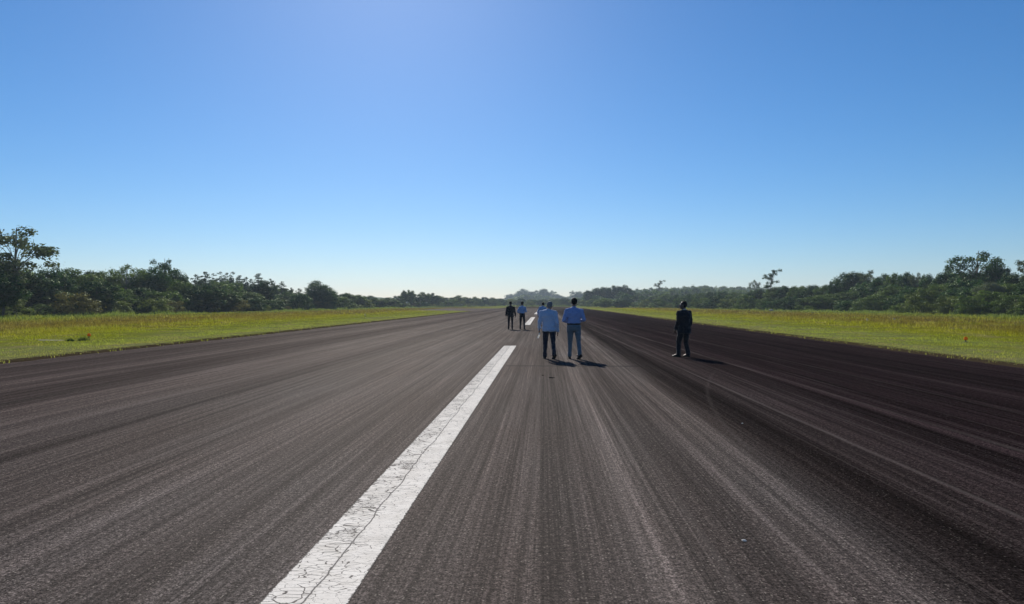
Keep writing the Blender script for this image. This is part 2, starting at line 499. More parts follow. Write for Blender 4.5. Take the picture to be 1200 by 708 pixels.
rows = []
for y in np.arange(-60, RW_END + 0.1, 2.0):
    wl_ = mnoise.noise(Vector((0.0, y * 0.35, 3.1))) * 0.10
    wr_ = mnoise.noise(Vector((7.0, y * 0.35, 1.7))) * 0.10
    pad = 0.0
    if y > 150: pad = min(1.0, (y - 150) / 22.0); pad = pad * pad * (3 - 2 * pad) * 16.0
    rows.append((float(y), EDGE_L + wl_ - pad, EDGE_R + wr_))
rw = link('runway', strip_mesh('runway', rows, -0.3, 0.0, M['asphalt'])); tag(rw, kind='structure')


def pad_left(y):
    if y <= 150: return EDGE_L
    p = min(1.0, (y - 150) / 22.0)
    return EDGE_L - p * p * (3 - 2 * p) * 16.0


# grass shoulders: low banks of turf standing a few centimetres above the asphalt, with a ragged soil lip
def verge(side):
    V, F = [], []
    offs = [-0.10, 0.0, 0.10, 0.3, 0.6, 1.2, 2.5, 5, 9, 14, 20, 28, 38, 55, 90]
    ys = list(np.arange(-40, 60, 0.25)) + list(np.arange(60, 130, 0.6)) + list(np.arange(130, RW_END + 6, 2.0))
    for y in ys:
        lip = 0.24 * mnoise.noise(Vector((side * 5.0, y * 0.9, 0.0))) + 0.14 * mnoise.noise(Vector((side * 9.0, y * 3.5, 2.0)))
        e = (pad_left(y) if side < 0 else EDGE_R)
        for k, o in enumerate(offs):
            x = e + side * (o + (lip if k < 4 else lip * 0.3 if k == 4 else 0))
            h = (-0.03, 0.012, 0.035, 0.05, 0.055, 0.05, 0.05, 0.07, 0.09, 0.10, 0.11, 0.12, 0.13, 0.16, 0.05)[k]
            h += 0.02 * mnoise.noise(Vector((x * 1.3, y * 1.3, 0))) * (k > 0) + 0.05 * mnoise.noise(Vector((x * 0.2, y * 0.2, 4))) * (k > 5)
            V.append((x, y, h))
    n = len(offs)
    for j in range(len(ys) - 1):
        for i in range(n - 1):
            a = j * n + i; q = (a, a + 1, a + n + 1, a + n)
            F.append(q if side > 0 else q[::-1])
    o = link('grass_verge', np_mesh('grass_verge', V, F, M['ground'], smooth=True))
    tag(o, kind='structure')


verge(-1); verge(1)

# centreline dashes: thin sheets of paint 4 mm above the asphalt
for i, (a, b) in enumerate([(-31.0, -1.0 + 0.0), (-1.0 + 0.5, 28.7), (56.5, 88.0), (112.0, 141.0), (165.0, 194.0)]):
    ny = 40
    ys = np.linspace(a, b, ny)
    V = []
    for y in ys: V += [(CL - 0.243, y, 0.004), (CL + 0.243, y, 0.004)]
    F = [(2 * k, 2 * k + 1, 2 * k + 3, 2 * k + 2) for k in range(ny - 1)]
    if i == 0: continue
    tag(link('runway_marking', np_mesh('runway_marking', V, F, M['paint'])), kind='structure')
# pale painted bar across the far end
V = [(-10.0, 228, 0.004), (9.5, 228, 0.004), (9.5, 231.5, 0.004), (-10.0, 231.5, 0.004)]
tag(link('runway_marking', np_mesh('runway_marking', V, [(0, 1, 2, 3)], M['paint'])), kind='structure')

# ------------------------------------------------------------------ grass blades
rng = np.random.default_rng(7)


def grass_field():
    Vs, Ts = [], []

    def lay(side, y0, y1, e0, e1, dens, hmul, w, blades):
        n = int((y1 - y0) * (e1 - e0) * dens)
        y = rng.uniform(y0, y1, n); e = rng.uniform(e0, e1, n)
        edge = np.array([pad_left(q) for q in y]) if side < 0 else np.full(n, EDGE_R)
        x = edge + side * e
        # height by distance from the edge
        h = np.interp(e, [0, 1.5, 6, 9, 14, 30, 38, 48], [0.03, 0.045, 0.06, 0.10, 0.17, 0.19, 0.20, 0.32]) * hmul
        h = h * (0.5 + rng.random(n))
        cl = np.array([mnoise.noise(Vector((a * 0.6, b * 0.6, 0))) for a, b in zip(x, y)])
        h = h * np.clip(1 + cl * 0.9, 0.4, 1.9)
        keep = (cl > -0.45) & (rng.random(n) < np.clip(0.12 + e * 1.1, 0, 1))
        x, y, h, n2 = x[keep], y[keep], h[keep], int(keep.sum())
        for b in range(blades):
            a = rng.uniform(0, 2 * np.pi, n2); lean = rng.uniform(0.1, 1.1, n2) * h
            bx = x + rng.normal(0, 0.03, n2); by = y + rng.normal(0, 0.03, n2)
            dx, dy = np.cos(a), np.sin(a)
            ww = w * (0.6 + 0.8 * rng.random(n2))
            z0 = np.full(n2, 0.0)
            p0 = np.stack([bx - dy * ww, by + dx * ww, z0], 1)
            p1 = np.stack([bx + dy * ww, by - dx * ww, z0], 1)
            p2 = np.stack([bx + dx * lean, by + dy * lean, h + 0.04], 1)
            Vs.append(np.stack([p0, p1, p2], 1).reshape(-1, 3))
            Ts.append(np.repeat(rng.random(n2), 3))

    for s in (-1, 1):
        lay(s, 8, 45, -0.12, 1.0, 160, 1.0, 0.012, 2)
        lay(s, 8, 45, 1.0, 16, 60, 1.0, 0.014, 3)
        lay(s, 20, 60, 16, 40, 22, 1.0, 0.02, 3)
        lay(s, 45, 100, -0.12, 3, 45, 1.0, 0.02, 2)
        lay(s, 45, 100, 3, 20, 20, 1.0, 0.03, 3)
        lay(s, 60, 110, 20, 44, 9, 1.1, 0.04, 3)
        lay(s, 100, 240, -0.1, 14, 8, 0.9, 0.05, 2)
        lay(s, 100, 240, 14, 42, 3.5, 0.9, 0.07, 3)
    V = np.concatenate(Vs); T = np.concatenate(Ts)
    F = np.arange(len(V)).reshape(-1, 3)
    o = link('grass', np_mesh('grass', V, F, M['grass'], tint=T))
    tag(o, 'yellow-green and rusty seeding grass covering both verges of the runway', 'grass', kind='stuff')


grass_field()

# ------------------------------------------------------------------ tree prototypes
def tube_np(paths):
    """paths: list of (points, radii); returns V, F quads"""
    V, F = [], []
    for pts, rad in paths:
        n = 7; base = len(V)
        pts = [Vector(p) for p in pts]
        for i, p in enumerate(pts):
            d = (pts[min(i + 1, len(pts) - 1)] - pts[max(i - 1, 0)]).normalized()
            u = d.cross(Vector((0.3, 1, 0.1))).normalized(); v = d.cross(u)
            for k in range(n):
                a = 2 * math.pi * k / n
                V.append(p + (u * math.cos(a) + v * math.sin(a)) * rad[i])
        for i in range(len(pts) - 1):
            for k in range(n):
                a = base + i * n + k; b = base + i * n + (k + 1) % n
                F.append((a, b, b + n, a + n))
        V.append(pts[-1] + Vector((0, 0, rad[-1])))
    return np.array([tuple(v) for v in V]), np.array(F)


def leaves(centres, n_each, size, seed, flat=0.8, shell=0.55):
    r = np.random.default_rng(seed)
    Vs, Ts = [], []
    for (c, rad) in centres:
        n = max(8, int(n_each * rad ** 2))
        d = r.normal(size=(n, 3)); d /= np.linalg.norm(d, axis=1)[:, None]
        rr = rad * (shell + (1 - shell) * r.random(n)) * (1 + 0.22 * r.normal(size=n))
        p = d * rr[:, None]; p[:, 2] *= flat
        p += np.array(c)
        nrm = d * 1.0 + r.normal(size=(n, 3)) * 0.5 + np.array([0, 0, 0.35])
        nrm /= np.linalg.norm(nrm, axis=1)[:, None]
        t = np.cross(nrm, r.normal(size=(n, 3))); t /= np.linalg.norm(t, axis=1)[:, None] + 1e-6
        b = np.cross(nrm, t)
        s = size * (0.55 + 0.9 * r.random(n))[:, None]
        q = np.stack([p - t * s, p - b * s * 0.55, p + t * s, p + b * s * 0.55], 1)
        Vs.append(q.reshape(-1, 3))
        ct = r.random() * 0.6
        Ts.append(np.repeat(np.clip(ct + 0.4 * r.random(n), 0, 1), 4))
    V = np.concatenate(Vs); T = np.concatenate(Ts)
    return V, np.arange(len(V)).reshape(-1, 4), T


def crown_points(rnd, n, cz, rx, rz, rmin, rmax, fill=0.55, lobes=None):
    out = []
    tries = 0
    while len(out) < n and tries < 8000:
        tries += 1
        v = Vector((rnd.gauss(0, 1), rnd.gauss(0, 1), rnd.gauss(0, 1))).normalized()
        k = fill + (1 - fill) * rnd.random()
        p = Vector((v.x * rx * k, v.y * rx * k, cz + v.z * rz * k))
        rad = rnd.uniform(rmin, rmax)
        if all((p - Vector(q)).length > 0.62 * (rad + rq) for q, rq in out): out.append((tuple(p), rad))
    return out


def proto(kind, seed, lod=1.0):
    """a tree about 10 m tall; returns (crown mesh args, trunk mesh args)"""
    rnd = random.Random(seed)
    paths = []
    dens, size, flat = 270 * lod, 0.15 / math.sqrt(lod), 0.8
    if kind == 'broad':
        c = crown_points(rnd, 34, 5.9, 3.0, 3.4, 0.7, 1.45)
        c += crown_points(rnd, 10, 4.6, 1.6, 2.8, 1.0, 1.5, 0.2)
        top = 9.2; tr = 0.22
    elif kind == 'dome':
        c = crown_points(rnd, 46, 4.4, 4.3, 4.6, 0.7, 1.3, 0.75)
        c += crown_points(rnd, 14, 3.6, 2.6, 3.0, 1.2, 1.6, 0.1)
        top = 7; tr = 0.3
    elif kind == 'euc':
        c = crown_points(rnd, 30, 6.2, 2.9, 3.3, 0.5, 1.05, 0.45)
        c = [(p, r_) for p, r_ in c if p[2] > 4.2 or rnd.random() < 0.5]
        flat = 0.7; top = 9.0; tr = 0.17; size = 0.13 / math.sqrt(lod); dens = 230 * lod
    elif kind == 'umbrella':
        c = []
        for h, ox, w in ((5.6, -0.9, 1.0), (6.5, 0.8, 1.1), (7.3, -0.5, 1.4), (8.3, 0.5, 1.4), (9.2, 1.2, 1.3)):
            for k in range(5):
                c.append(((ox + rnd.gauss(0, w * 0.5), rnd.gauss(0, w * 0.4), h + rnd.gauss(0, 0.18)), rnd.uniform(0.42, 0.75)))
        flat = 0.6; top = 9.0; tr = 0.13; size = 0.12 / math.sqrt(lod); dens = 240 * lod
    elif kind == 'pine':
        c = []
        n = 15
        for i in range(n):
            f = i / (n - 1.0); h = 1.8 + 7.9 * f; w = 2.3 * (1 - f) ** 0.75 + 0.12
            m = max(1, int(7 * (1 - f) + 1.5))
            for k in range(m):
                a = 2 * math.pi * (k + rnd.random() * 0.7) / m
                rr = w * rnd.uniform(0.55, 1.05)
                c.append(((math.cos(a) * rr, math.sin(a) * rr, h - 0.15 * rr + rnd.gauss(0, 0.12)), rnd.uniform(0.38, 0.62) * (1.15 - 0.35 * f)))
            c.append(((0, 0, h), 0.45 * (1.2 - f)))
        flat = 0.7; top = 9.6; tr = 0.16; dens = 260 * lod; size = 0.13 / math.sqrt(lod)
    elif kind == 'bush':
        c = crown_points(rnd, 34, 3.4, 4.6, 5.2, 0.9, 1.9, 0.6)
        c = [(p, r_) for p, r_ in c if p[2] > 0.2]
        top = 3; tr = 0.2; dens = 110 * lod; size = 0.22 / math.sqrt(lod)
    bend = (rnd.uniform(-.5, .5), rnd.uniform(-.5, .5))
    if kind == 'umbrella': bend = (1.0, 0.2)

    def spine(z):
        f = z / 10.0
        return Vector((bend[0] * f * f, bend[1] * f * f, z))
    zs = [-0.15, 0.4, 1.5, 3, 4.5, 6, 7.5, top]
    zs = [z for z in zs if z <= top]
    paths.append(([spine(z) for z in zs], [tr * (1.35 if z < 0.2 else 1.05 - 0.095 * z) for z in zs]))
    if kind != 'bush':
        for p, r_ in (c if kind in ('euc', 'umbrella') else c[::2]):
            zb = max(1.2, min(top - 0.3, p[2] * 0.72 - 0.35 * math.hypot(p[0], p[1]) * 0.3)) if kind != 'pine' else max(0.8, p[2] - 0.1)
            a = spine(zb); b = Vector(p)
            mid = a.lerp(b, 0.5) + Vector((0, 0, 0.12 * (b - a).length))
            r0 = tr * 0.42 * (1 - zb / 12)
            paths.append(([a, mid, b], [r0, r0 * 0.6, r0 * 0.25]))
    V, F, T = leaves(c, dens, size, seed, flat)
    V[:, 2] = np.maximum(V[:, 2], 0.03)
    tv, tf = tube_np(paths)
    return (V, F, T), (tv, tf)


LEAF = dict(broad='leaf_mid', dome='leaf_dark', euc='leaf_euc', umbrella='leaf_euc', pine='leaf_pine', bush='leaf_bush')
PROTO = {}
for kind, n in (('broad', 5), ('dome', 2), ('euc', 3), ('umbrella', 2), ('pine', 3), ('bush', 4)):
    for i in range(n):
        (V, F, T), (tv, tf) = proto(kind, 100 + 17 * i + sum(map(ord, kind)), 1.0)
        hgt = float(np.percentile(V[:, 2], 99.7)); wid = float(np.percentile(np.abs(V[:, 0]), 98)) * 2
        ms = {}
        PROTO[(kind, i)] = dict(V=V, F=F, T=T, h=hgt, w=wid, tr=np_mesh('trunk', tv, tf, M['bark_pale' if kind in ('euc', 'umbrella') else 'bark'], smooth=True), ms=ms)


def crown_mesh(kind, i, matname):
    P_ = PROTO[(kind, i)]
    if matname not in P_['ms']: P_['ms'][matname] = np_mesh('crown', P_['V'], P_['F'], M[matname], tint=P_['T'])
    return P_['ms'][matname]


# ------------------------------------------------------------------ where the vegetation stands
def lin(tab, x):
    return float(np.interp(x, [a for a, b in tab], [b for a, b in tab]))


BASE = [(-120, 68), (0, 82), (100, 93), (200, 106), (330, 150), (400, 190), (480, 286), (560, 380), (600, 415), (660, 400), (700, 349),
        (800, 222), (850, 196), (900, 159), (1050, 114), (1200, 80), (1320, 68)]
SKY = [(-120, 300), (0, 300), (60, 318), (90, 318), (125, 319), (150, 316), (185, 310), (215, 323), (260, 320), (290, 327), (330, 331), (345, 339),
       (400, 344), (430, 347), (475, 342), (510, 345), (540, 346), (585, 349), (600, 349), (665, 349), (690, 341), (735, 337), (745, 345), (790, 344), (840, 341),
       (880, 338), (920, 336), (965, 335), (980, 330), (1000, 321), (1060, 322), (1100, 320), (1130, 315), (1170, 313), (1200, 321), (1320, 315)]

LANDMARKS = [(-999, 'the photo edge'), (17, 'the tall eucalyptus'), (113, 'the dark dome tree'), (192, 'the tufted tall tree'),
             (303, 'the biggest pine'), (375, 'the isolated dense tree'), (474, 'the flat topped clump'), (598, 'the person in black suit far off'),
             (673, 'the blue shirted walker'), (771, 'the lone umbrella tree'), (801, 'the standing suited person'),
             (902, 'the leaning eucalyptus'), (992, 'the high rounded ridge tree'), (1142, 'the broad airy crown')]
ORD = ['first', 'second', 'third', 'fourth', 'fifth', 'sixth', 'seventh', 'eighth', 'ninth', 'tenth', 'eleventh', 'twelfth', 'thirteenth',
       'fourteenth', 'fifteenth', 'sixteenth', 'seventeenth', 'eighteenth', 'nineteenth', 'twentieth']
PLANTS = []      # px, d, label-kind, object, adjectives, fixed label


def tree(px, ytop, d, kind, wpx=None, mat=None, label=None, seed=None, rot=None):
    rnd = random.Random(seed if seed is not None else int(px * 31 + ytop * 7))
    i = rnd.randrange(len([k for k in PROTO if k[0] == kind]))
    P_ = PROTO[(kind, i)]
    p = at(px, d)
    H = max(1.0, z_of(ytop, d)) * 1.02
    sz = H / P_['h']
    W = (wpx / FPX * d) if wpx else H * P_['w'] / P_['h'] * rnd.uniform(0.85, 1.15)
    sx = W / P_['w']
    mat = mat or LEAF[kind]
    rot = rnd.uniform(0, 6.28) if rot is None else rot
    names = dict(broad='broadleaf_tree', dome='dense_tree', euc='eucalyptus_tree', umbrella='eucalyptus_tree', pine='pine_tree', bush='shrub')
    if kind == 'bush':
        o = link('shrub', crown_mesh(kind, i, mat), None, (p.x, p.y, 0.0), rot, (sx, sx, sz))
    else:
        o = empty(names[kind], (p.x, p.y, 0.0), rot, (sx, sx, sz))
        link('crown', crown_mesh(kind, i, mat), o)
        link('trunk', P_['tr'], o)
    tone = {'leaf_dark': 'dark', 'leaf_mid': 'green', 'leaf_euc': 'grey-green', 'leaf_pine': 'dark', 'leaf_silver': 'silvery', 'leaf_bush': 'light green', 'leaf_olive': 'olive brown'}[mat]
    word = {'broad': 'broadleaf tree', 'dome': 'rounded tree', 'euc': 'airy eucalyptus', 'umbrella': 'bare-stemmed eucalyptus', 'pine': 'pine', 'bush': 'shrub'}[kind]
    PLANTS.append(dict(px=px, d=d, y=ytop, kind=kind, tone=tone, word=word, o=o, label=label, H=H, W=W))
    return o


T = []
def B(px): return lin(BASE, px)
# --- left treeline
tree(17, 270, 86, 'euc', 84, 'leaf_euc', 'tallest airy eucalyptus of the left treeline, bare trunk rising from bushes', seed=3)
tree(-14, 296, 92, 'broad', 60, 'leaf_dark')
tree(-52, 290, 92, 'broad', 80, 'leaf_dark')
tree(-100, 284, 88, 'euc', 80)
tree(4, 322, 80, 'broad', 44, 'leaf_dark')
tree(40, 322, 98, 'broad', 46, 'leaf_dark')
tree(62, 316, 108, 'broad', 42, 'leaf_dark')
tree(90, 317, 112, 'broad', 44, 'leaf_mid')
tree(76, 326, 104, 'broad', 30, 'leaf_dark')
tree(113, 331, 100, 'dome', 50, 'leaf_dark', 'dark dense dome-shaped tree with low crown standing in front of taller trees', seed=5)
tree(106, 319, 122, 'broad', 38, 'leaf_mid')
tree(127, 320, 126, 'broad', 34, 'leaf_mid')
tree(147, 312, 124, 'euc', 40, 'leaf_mid')
tree(168, 318, 128, 'broad', 38, 'leaf_dark')
tree(192, 306, 132, 'euc', 36, 'leaf_dark', 'tall dark tree with tufted top above its neighbours left of the pines', seed=12)
tree(182, 316, 126, 'broad', 34, 'leaf_dark')
tree(205, 318, 136, 'broad', 30, 'leaf_dark')
tree(142, 340, 112, 'broad', 30, 'leaf_mid')
tree(163, 338, 116, 'broad', 34, 'leaf_dark')
tree(216, 332, 125, 'broad', 40, 'leaf_mid')
for px, y, w, df in ((220, 326, 16, 1.5), (229, 323, 18, 1.6), (240, 320, 20, 1.35), (250, 322, 18, 1.7), (258, 320, 18, 1.7), (266, 321, 17, 1.8),
                     (273, 320, 18, 1.7), (281, 324, 17, 1.75), (289, 326, 16, 1.6), (294, 328, 15, 1.7), (317, 328, 18, 1.3), (330, 331, 20, 1.25),
                     (341, 338, 14, 1.25), (350, 339, 15, 1.3), (360, 341, 15, 1.3), (278, 335, 24, 1.2), (389, 343, 14, 1.25)):
    tree(px, y, B(px) * df, 'pine', w * 1.55)
tree(303, 322, B(303) * 1.15, 'pine', 34, None, 'biggest dark pine, standing forward of the pine row in the left treeline', seed=2)
tree(310, 330, B(310) * 1.12, 'broad', 26, 'leaf_dark')
tree(240, 335, 122, 'dome', 44, 'leaf_dark')
tree(262, 342, 128, 'broad', 36, 'leaf_mid')
tree(290, 343, 142, 'broad', 34, 'leaf_mid')
tree(335, 343, 168, 'broad', 30, 'leaf_dark')
tree(352, 346, 176, 'broad', 26, 'leaf_mid')
tree(375, 330, 186, 'broad', 31, 'leaf_dark', 'isolated dense dark tree with pointed round top left of the walkers', seed=9)
tree(368, 341, 182, 'dome', 22, 'leaf_dark'); tree(384, 343, 184, 'dome', 20, 'leaf_dark')
for px, y, w, k in ((398, 345, 20, 'dome'), (408, 344, 18, 'broad'), (420, 346, 20, 'broad'), (432, 347, 20, 'dome'), (444, 350, 18, 'broad'), (456, 349, 20, 'broad'),
                    (466, 347, 16, 'dome'), (474, 341, 9, 'broad'), (481, 340.5, 10, 'broad'), (488, 345, 14, 'dome'), (497, 343, 14, 'broad'), (506, 344, 16, 'dome'),
                    (515, 347, 14, 'broad'), (525, 349, 16, 'dome'), (537, 346.5, 18, 'broad'), (548, 349, 14, 'dome'), (558, 348, 12, 'broad'), (567, 348.5, 13, 'dome'),
                    (577, 349, 12, 'broad'), (587, 350, 12, 'dome'), (598, 350.5, 13, 'broad'), (610, 350, 14, 'dome'), (623, 351, 14, 'broad'), (636, 351, 15, 'dome'),
                    (650, 350, 14, 'broad'), (662, 349.5, 14, 'dome'), (675, 350, 16, 'broad')):
    tree(px, y, B(px) * 1.06, k, w, 'leaf_dark' if k == 'dome' else 'leaf_mid',
         'small forked tree poking above the flat topped clump' if px == 474 else None)
# taller trees far beyond the end of the runway
for px, y, w, k, d in ((600, 345, 16, 'broad', 1080), (611, 339, 17, 'broad', 1120), (621, 342, 15, 'broad', 1060), (631, 340, 12, 'euc', 1040), (637, 339, 14, 'broad', 1000),
                       (646, 341, 13, 'euc', 1000), (655, 345, 13, 'broad', 1040), (672, 341, 10, 'euc', 900), (681, 342, 13, 'broad', 900)):
    tree(px, y, d, k, w, 'leaf_dark')
# --- knoll right of the walkers
for px, y, w in ((690, 341, 14), (699, 338, 15), (708, 337, 15), (717, 335.5, 14), (725, 336, 13), (733, 335, 13), (739, 339, 11)):
    tree(px, y, 420, 'broad', w, 'leaf_dark')
tree(709, 350, 300, 'dome', 24, 'leaf_mid')
tree(728, 351, 285, 'dome', 22, 'leaf_dark')
# --- hazy skyline on the right, lone crowns above it
tree(771, 329, 500, 'umbrella', 15, 'leaf_euc', 'lone bare-stemmed umbrella tree above the hazy wood on the right horizon', seed=1, rot=0)
tree(902, 316.5, 190, 'umbrella', 24, 'leaf_dark', 'tall leaning eucalyptus with layered tufts standing clear against the sky', seed=4, rot=0)
tree(885, 329, 300, 'euc', 13, 'leaf_euc')
for px, y, w, k in ((748, 346, 16, 'broad'), (757, 347, 16, 'dome'), (768, 346, 18, 'broad'), (780, 345, 18, 'dome'), (792, 346, 18, 'broad'), (806, 345, 20, 'broad'),
                    (820, 344, 20, 'dome'), (834, 343, 20, 'broad'), (848, 342, 20, 'broad'), (862, 343, 22, 'dome'), (874, 345, 20, 'broad')):
    tree(px, y, B(px) * 1.25, k, w, random.Random(px).choice(['leaf_mid', 'leaf_dark']))
for px, y, w, k, m in ((889, 340, 24, 'broad', 'leaf_dark'), (908, 338, 24, 'broad', 'leaf_mid'), (921, 336, 22, 'broad', 'leaf_dark'), (936, 336, 24, 'dome', 'leaf_mid'),
                       (952, 335, 24, 'broad', 'leaf_dark'), (966, 335, 22, 'broad', 'leaf_mid'), (979, 330, 20, 'dome', 'leaf_dark'),
                       (1003, 320, 26, 'broad', 'leaf_dark'), (1018, 318, 22, 'euc', 'leaf_euc'), (1033, 323, 26, 'broad', 'leaf_dark'),
                       (1048, 322, 24, 'broad', 'leaf_mid'), (1062, 321, 24, 'broad', 'leaf_dark'), (1075, 321, 16, 'euc', 'leaf_euc'), (1088, 323, 24, 'broad', 'leaf_dark'),
                       (1108, 314.5, 26, 'broad', 'leaf_dark'), (1124, 320, 28, 'broad', 'leaf_dark'), (1168, 304, 24, 'euc', 'leaf_dark'), (1166, 316, 34, 'broad', 'leaf_dark'),
                       (1186, 321, 30, 'broad', 'leaf_dark'), (1206, 301, 26, 'euc', 'leaf_euc'), (1214, 320, 30, 'broad', 'leaf_dark'), (1250, 312, 50, 'broad', 'leaf_dark'), (1300, 300, 70, 'broad', 'leaf_dark')):
    tree(px, y, B(px) * (1.32 if px > 985 else 1.2), k, w, m)
tree(992, 321, B(992) * 1.3, 'broad', 26, 'leaf_dark', 'high rounded dark tree where the right ridge steps up', seed=8)
tree(1143, 297, B(1143) * 1.3, 'euc', 52, 'leaf_dark', 'broad airy crown with sky gaps rising highest above the right ridge', seed=6)
# lower front trees on the right
for px, y, w, k, m in ((900, 350, 26, 'dome', 'leaf_mid'), (925, 349, 28, 'broad', 'leaf_dark'), (950, 347, 30, 'dome', 'leaf_dark'), (975, 345, 30, 'broad', 'leaf_mid'),
                       (1000, 340, 34, 'broad', 'leaf_mid'), (1022, 338, 34, 'dome', 'leaf_dark'), (1045, 336, 36, 'broad', 'leaf_mid'), (1075, 338, 40, 'broad', 'leaf_dark'),
                       (1100, 334, 40, 'dome', 'leaf_mid'), (1128, 332, 40, 'broad', 'leaf_dark'), (1185, 334, 44, 'dome', 'leaf_mid'), (1215, 330, 50, 'broad', 'leaf_dark'),
                       (1060, 347, 26, 'dome', 'leaf_dark'), (1088, 350, 40, 'dome', 'leaf_dark'), (1190, 346, 40, 'dome', 'leaf_mid'), (1260, 330, 60, 'dome', 'leaf_dark')):
    tree(px, y, B(px) * (1.06 if y > 345 else 1.16), k, w, m)
tree(1160, 332, B(1160) * 1.08, 'broad', 30, 'leaf_silver', 'silvery leaved tree standing out pale among the dark right ridge trees', seed=4)

# --- shrubs along the foot of the woods
rs = random.Random(11)
px = -70.0
while px < 1290:
    d = B(px) * rs.uniform(0.99, 1.05)
    near = 100.0 / d
    hgt = rs.choice([0.9, 1.2, 1.6, 2.0, 2.6, 3.2]) * (0.8 + 0.4 * rs.random())
    if 560 < px < 700: hgt *= 1.1
    ytop = HY - (hgt - CAM_H) * FPX / d
    w = hgt * rs.uniform(1.3, 2.2)
    tree(px, ytop, d, 'bush', w / d * FPX, rs.choice(['leaf_bush', 'leaf_bush', 'leaf_olive' if px < 500 else 'leaf_mid', 'leaf_dark', 'leaf_mid']))
    px += max(3.4, w / d * FPX * rs.uniform(0.45, 0.9))

# --- the mass of the woods behind: low-detail growth nobody could count
def wood(name, label, cols, seed, mat, lod=0.35):
    r = np.random.default_rng(seed); rnd = random.Random(seed)
    Vs, Fs, Ts = [], [], []
    off = 0
    lows = []
    for k, s in (('broad', 1), ('broad', 2), ('dome', 3), ('bush', 4)):
        (V, F, T_), (tv, tf) = proto(k, 900 + s, lod)
        V = V.copy(); lows.append((V, T_, float(np.percentile(V[:, 2], 99.7)), float(np.percentile(np.abs(V[:, 0]), 98)) * 2))
    for (px, ytop, d, wpx) in cols:
        V, T_, h, w = lows[rnd.randrange(len(lows))]
        p = at(px, d); H = z_of(ytop, d); W = wpx / FPX * d
        a = rnd.uniform(0, 6.28); ca, sa = math.cos(a), math.sin(a)
        X = V[:, 0] * W / w; Y = V[:, 1] * W / w
        Q = np.stack([p.x + X * ca - Y * sa, p.y + X * sa + Y * ca, V[:, 2] * H / h], 1)
        Vs.append(Q); Ts.append(np.clip(T_ + rnd.uniform(-.25, .25), 0, 1))
    V = np.concatenate(Vs)
    o = link(name, np_mesh(name, V, np.arange(len(V)).reshape(-1, 4), M[mat], tint=np.concatenate(Ts)))
    tag(o, label, 'woodland', kind='stuff')


cols = []
rs = random.Random(5)
for lay_, (fd, drop) in enumerate(((1.12, 24), (1.22, 17), (1.38, 12), (1.6, 10))):
    px = -120.0
    while px < 470:
        base = HY + CAM_H * FPX / B(px)
        y = lin(SKY, px) + drop * rs.uniform(0.7, 1.5) * (100 / B(px)) ** 0.5
        y = min(y, base - 6)
        w = rs.uniform(26, 40) * (100 / B(px)) ** 0.6
        cols.append((px, y, B(px) * fd * rs.uniform(0.97, 1.03), w))
        px += w * rs.uniform(0.45, 0.65)
wood('woodland_undergrowth', 'mass of mixed green growth filling the left treeline between its trees', cols, 1, 'leaf_mid')
cols = []
for lay_, (fd, drop) in enumerate(((1.1, 26), (1.2, 18), (1.32, 11), (1.5, 6))):
    px = 690.0
    while px < 1330:
        base = HY + CAM_H * FPX / B(px)
        y = lin(SKY, px) + drop * rs.uniform(0.7, 1.4) * (100 / B(px)) ** 0.6
        y = min(y, base - 6)
        w = rs.uniform(28, 42) * (100 / B(px)) ** 0.7
        cols.append((px, y, B(px) * fd * rs.uniform(0.97, 1.03), w))
        px += w * rs.uniform(0.42, 0.62)
wood('woodland_undergrowth', 'mass of dark growth climbing the right ridge between its trees', cols, 2, 'leaf_dark')
cols = []
FAR = [(380, 348), (440, 346), (500, 348), (590, 349), (600, 345), (612, 341), (640, 341), (655, 344), (665, 347), (680, 343), (740, 341), (746, 338), (790, 337), (800, 335), (815, 334),
       (850, 335.5), (870, 336), (930, 337), (960, 338), (1100, 330)]
for px0, px1, d, dy in ((380, 720, 1180, 2.0), (740, 1000, 700, 0.5), (740, 960, 470, 3.5), (430, 740, 850, 4.5)):
    px = px0
    while px < px1:
        cols.append((px, lin(FAR, px) + dy + rs.uniform(-0.8, 1.4), d * rs.uniform(0.96, 1.04), rs.uniform(11, 18)))
        px += rs.uniform(5, 8)
wood('distant_woodland', 'hazy blue-green woodland closing the view beyond the runway end', cols, 3, 'leaf_mid', 0.2)

# --- pale tall grass and reeds at the foot of the trees
def reeds():
    Vs, Ts = [], []
    r = np.random.default_rng(4)
    for a, b, n in ((-60, 60, 300), (60, 100, 200), (100, 230, 1300), (320, 440, 1100), (440, 600, 600), (600, 720, 500), (720, 900, 350), (900, 1000, 350), (1000, 1050, 700), (1060, 1150, 120), (1155, 1290, 1100)):
        for px_ in r.uniform(a, b, n):
            d = B(px_) * r.uniform(0.95, 1.06)
            p = at(px_, d)
            cl = mnoise.noise(Vector((p.x * 0.25, p.y * 0.25, 2)))
            if cl < -0.1: continue
            for k in range(5):
                h = r.uniform(0.3, 0.8) * (0.7 + cl); an = r.uniform(0, 6.28); w = 0.05 * (d / 100) ** 0.5
                x = p.x + r.normal(0, .22); y = p.y + r.normal(0, .22); l = h * r.uniform(.1, .6)
                Vs += [(x - math.sin(an) * w, y + math.cos(an) * w, 0), (x + math.sin(an) * w, y - math.cos(an) * w, 0), (x + math.cos(an) * l, y + math.sin(an) * l, h)]
                Ts += [r.random()] * 3
    V = np.array(Vs)
    o = link('tall_grass', np_mesh('tall_grass', V, np.arange(len(V)).reshape(-1, 3), M['leaf_reed'], tint=Ts))
    tag(o, 'pale tall grass and reeds growing at the foot of the treelines', 'tall grass', kind='stuff')


reeds()

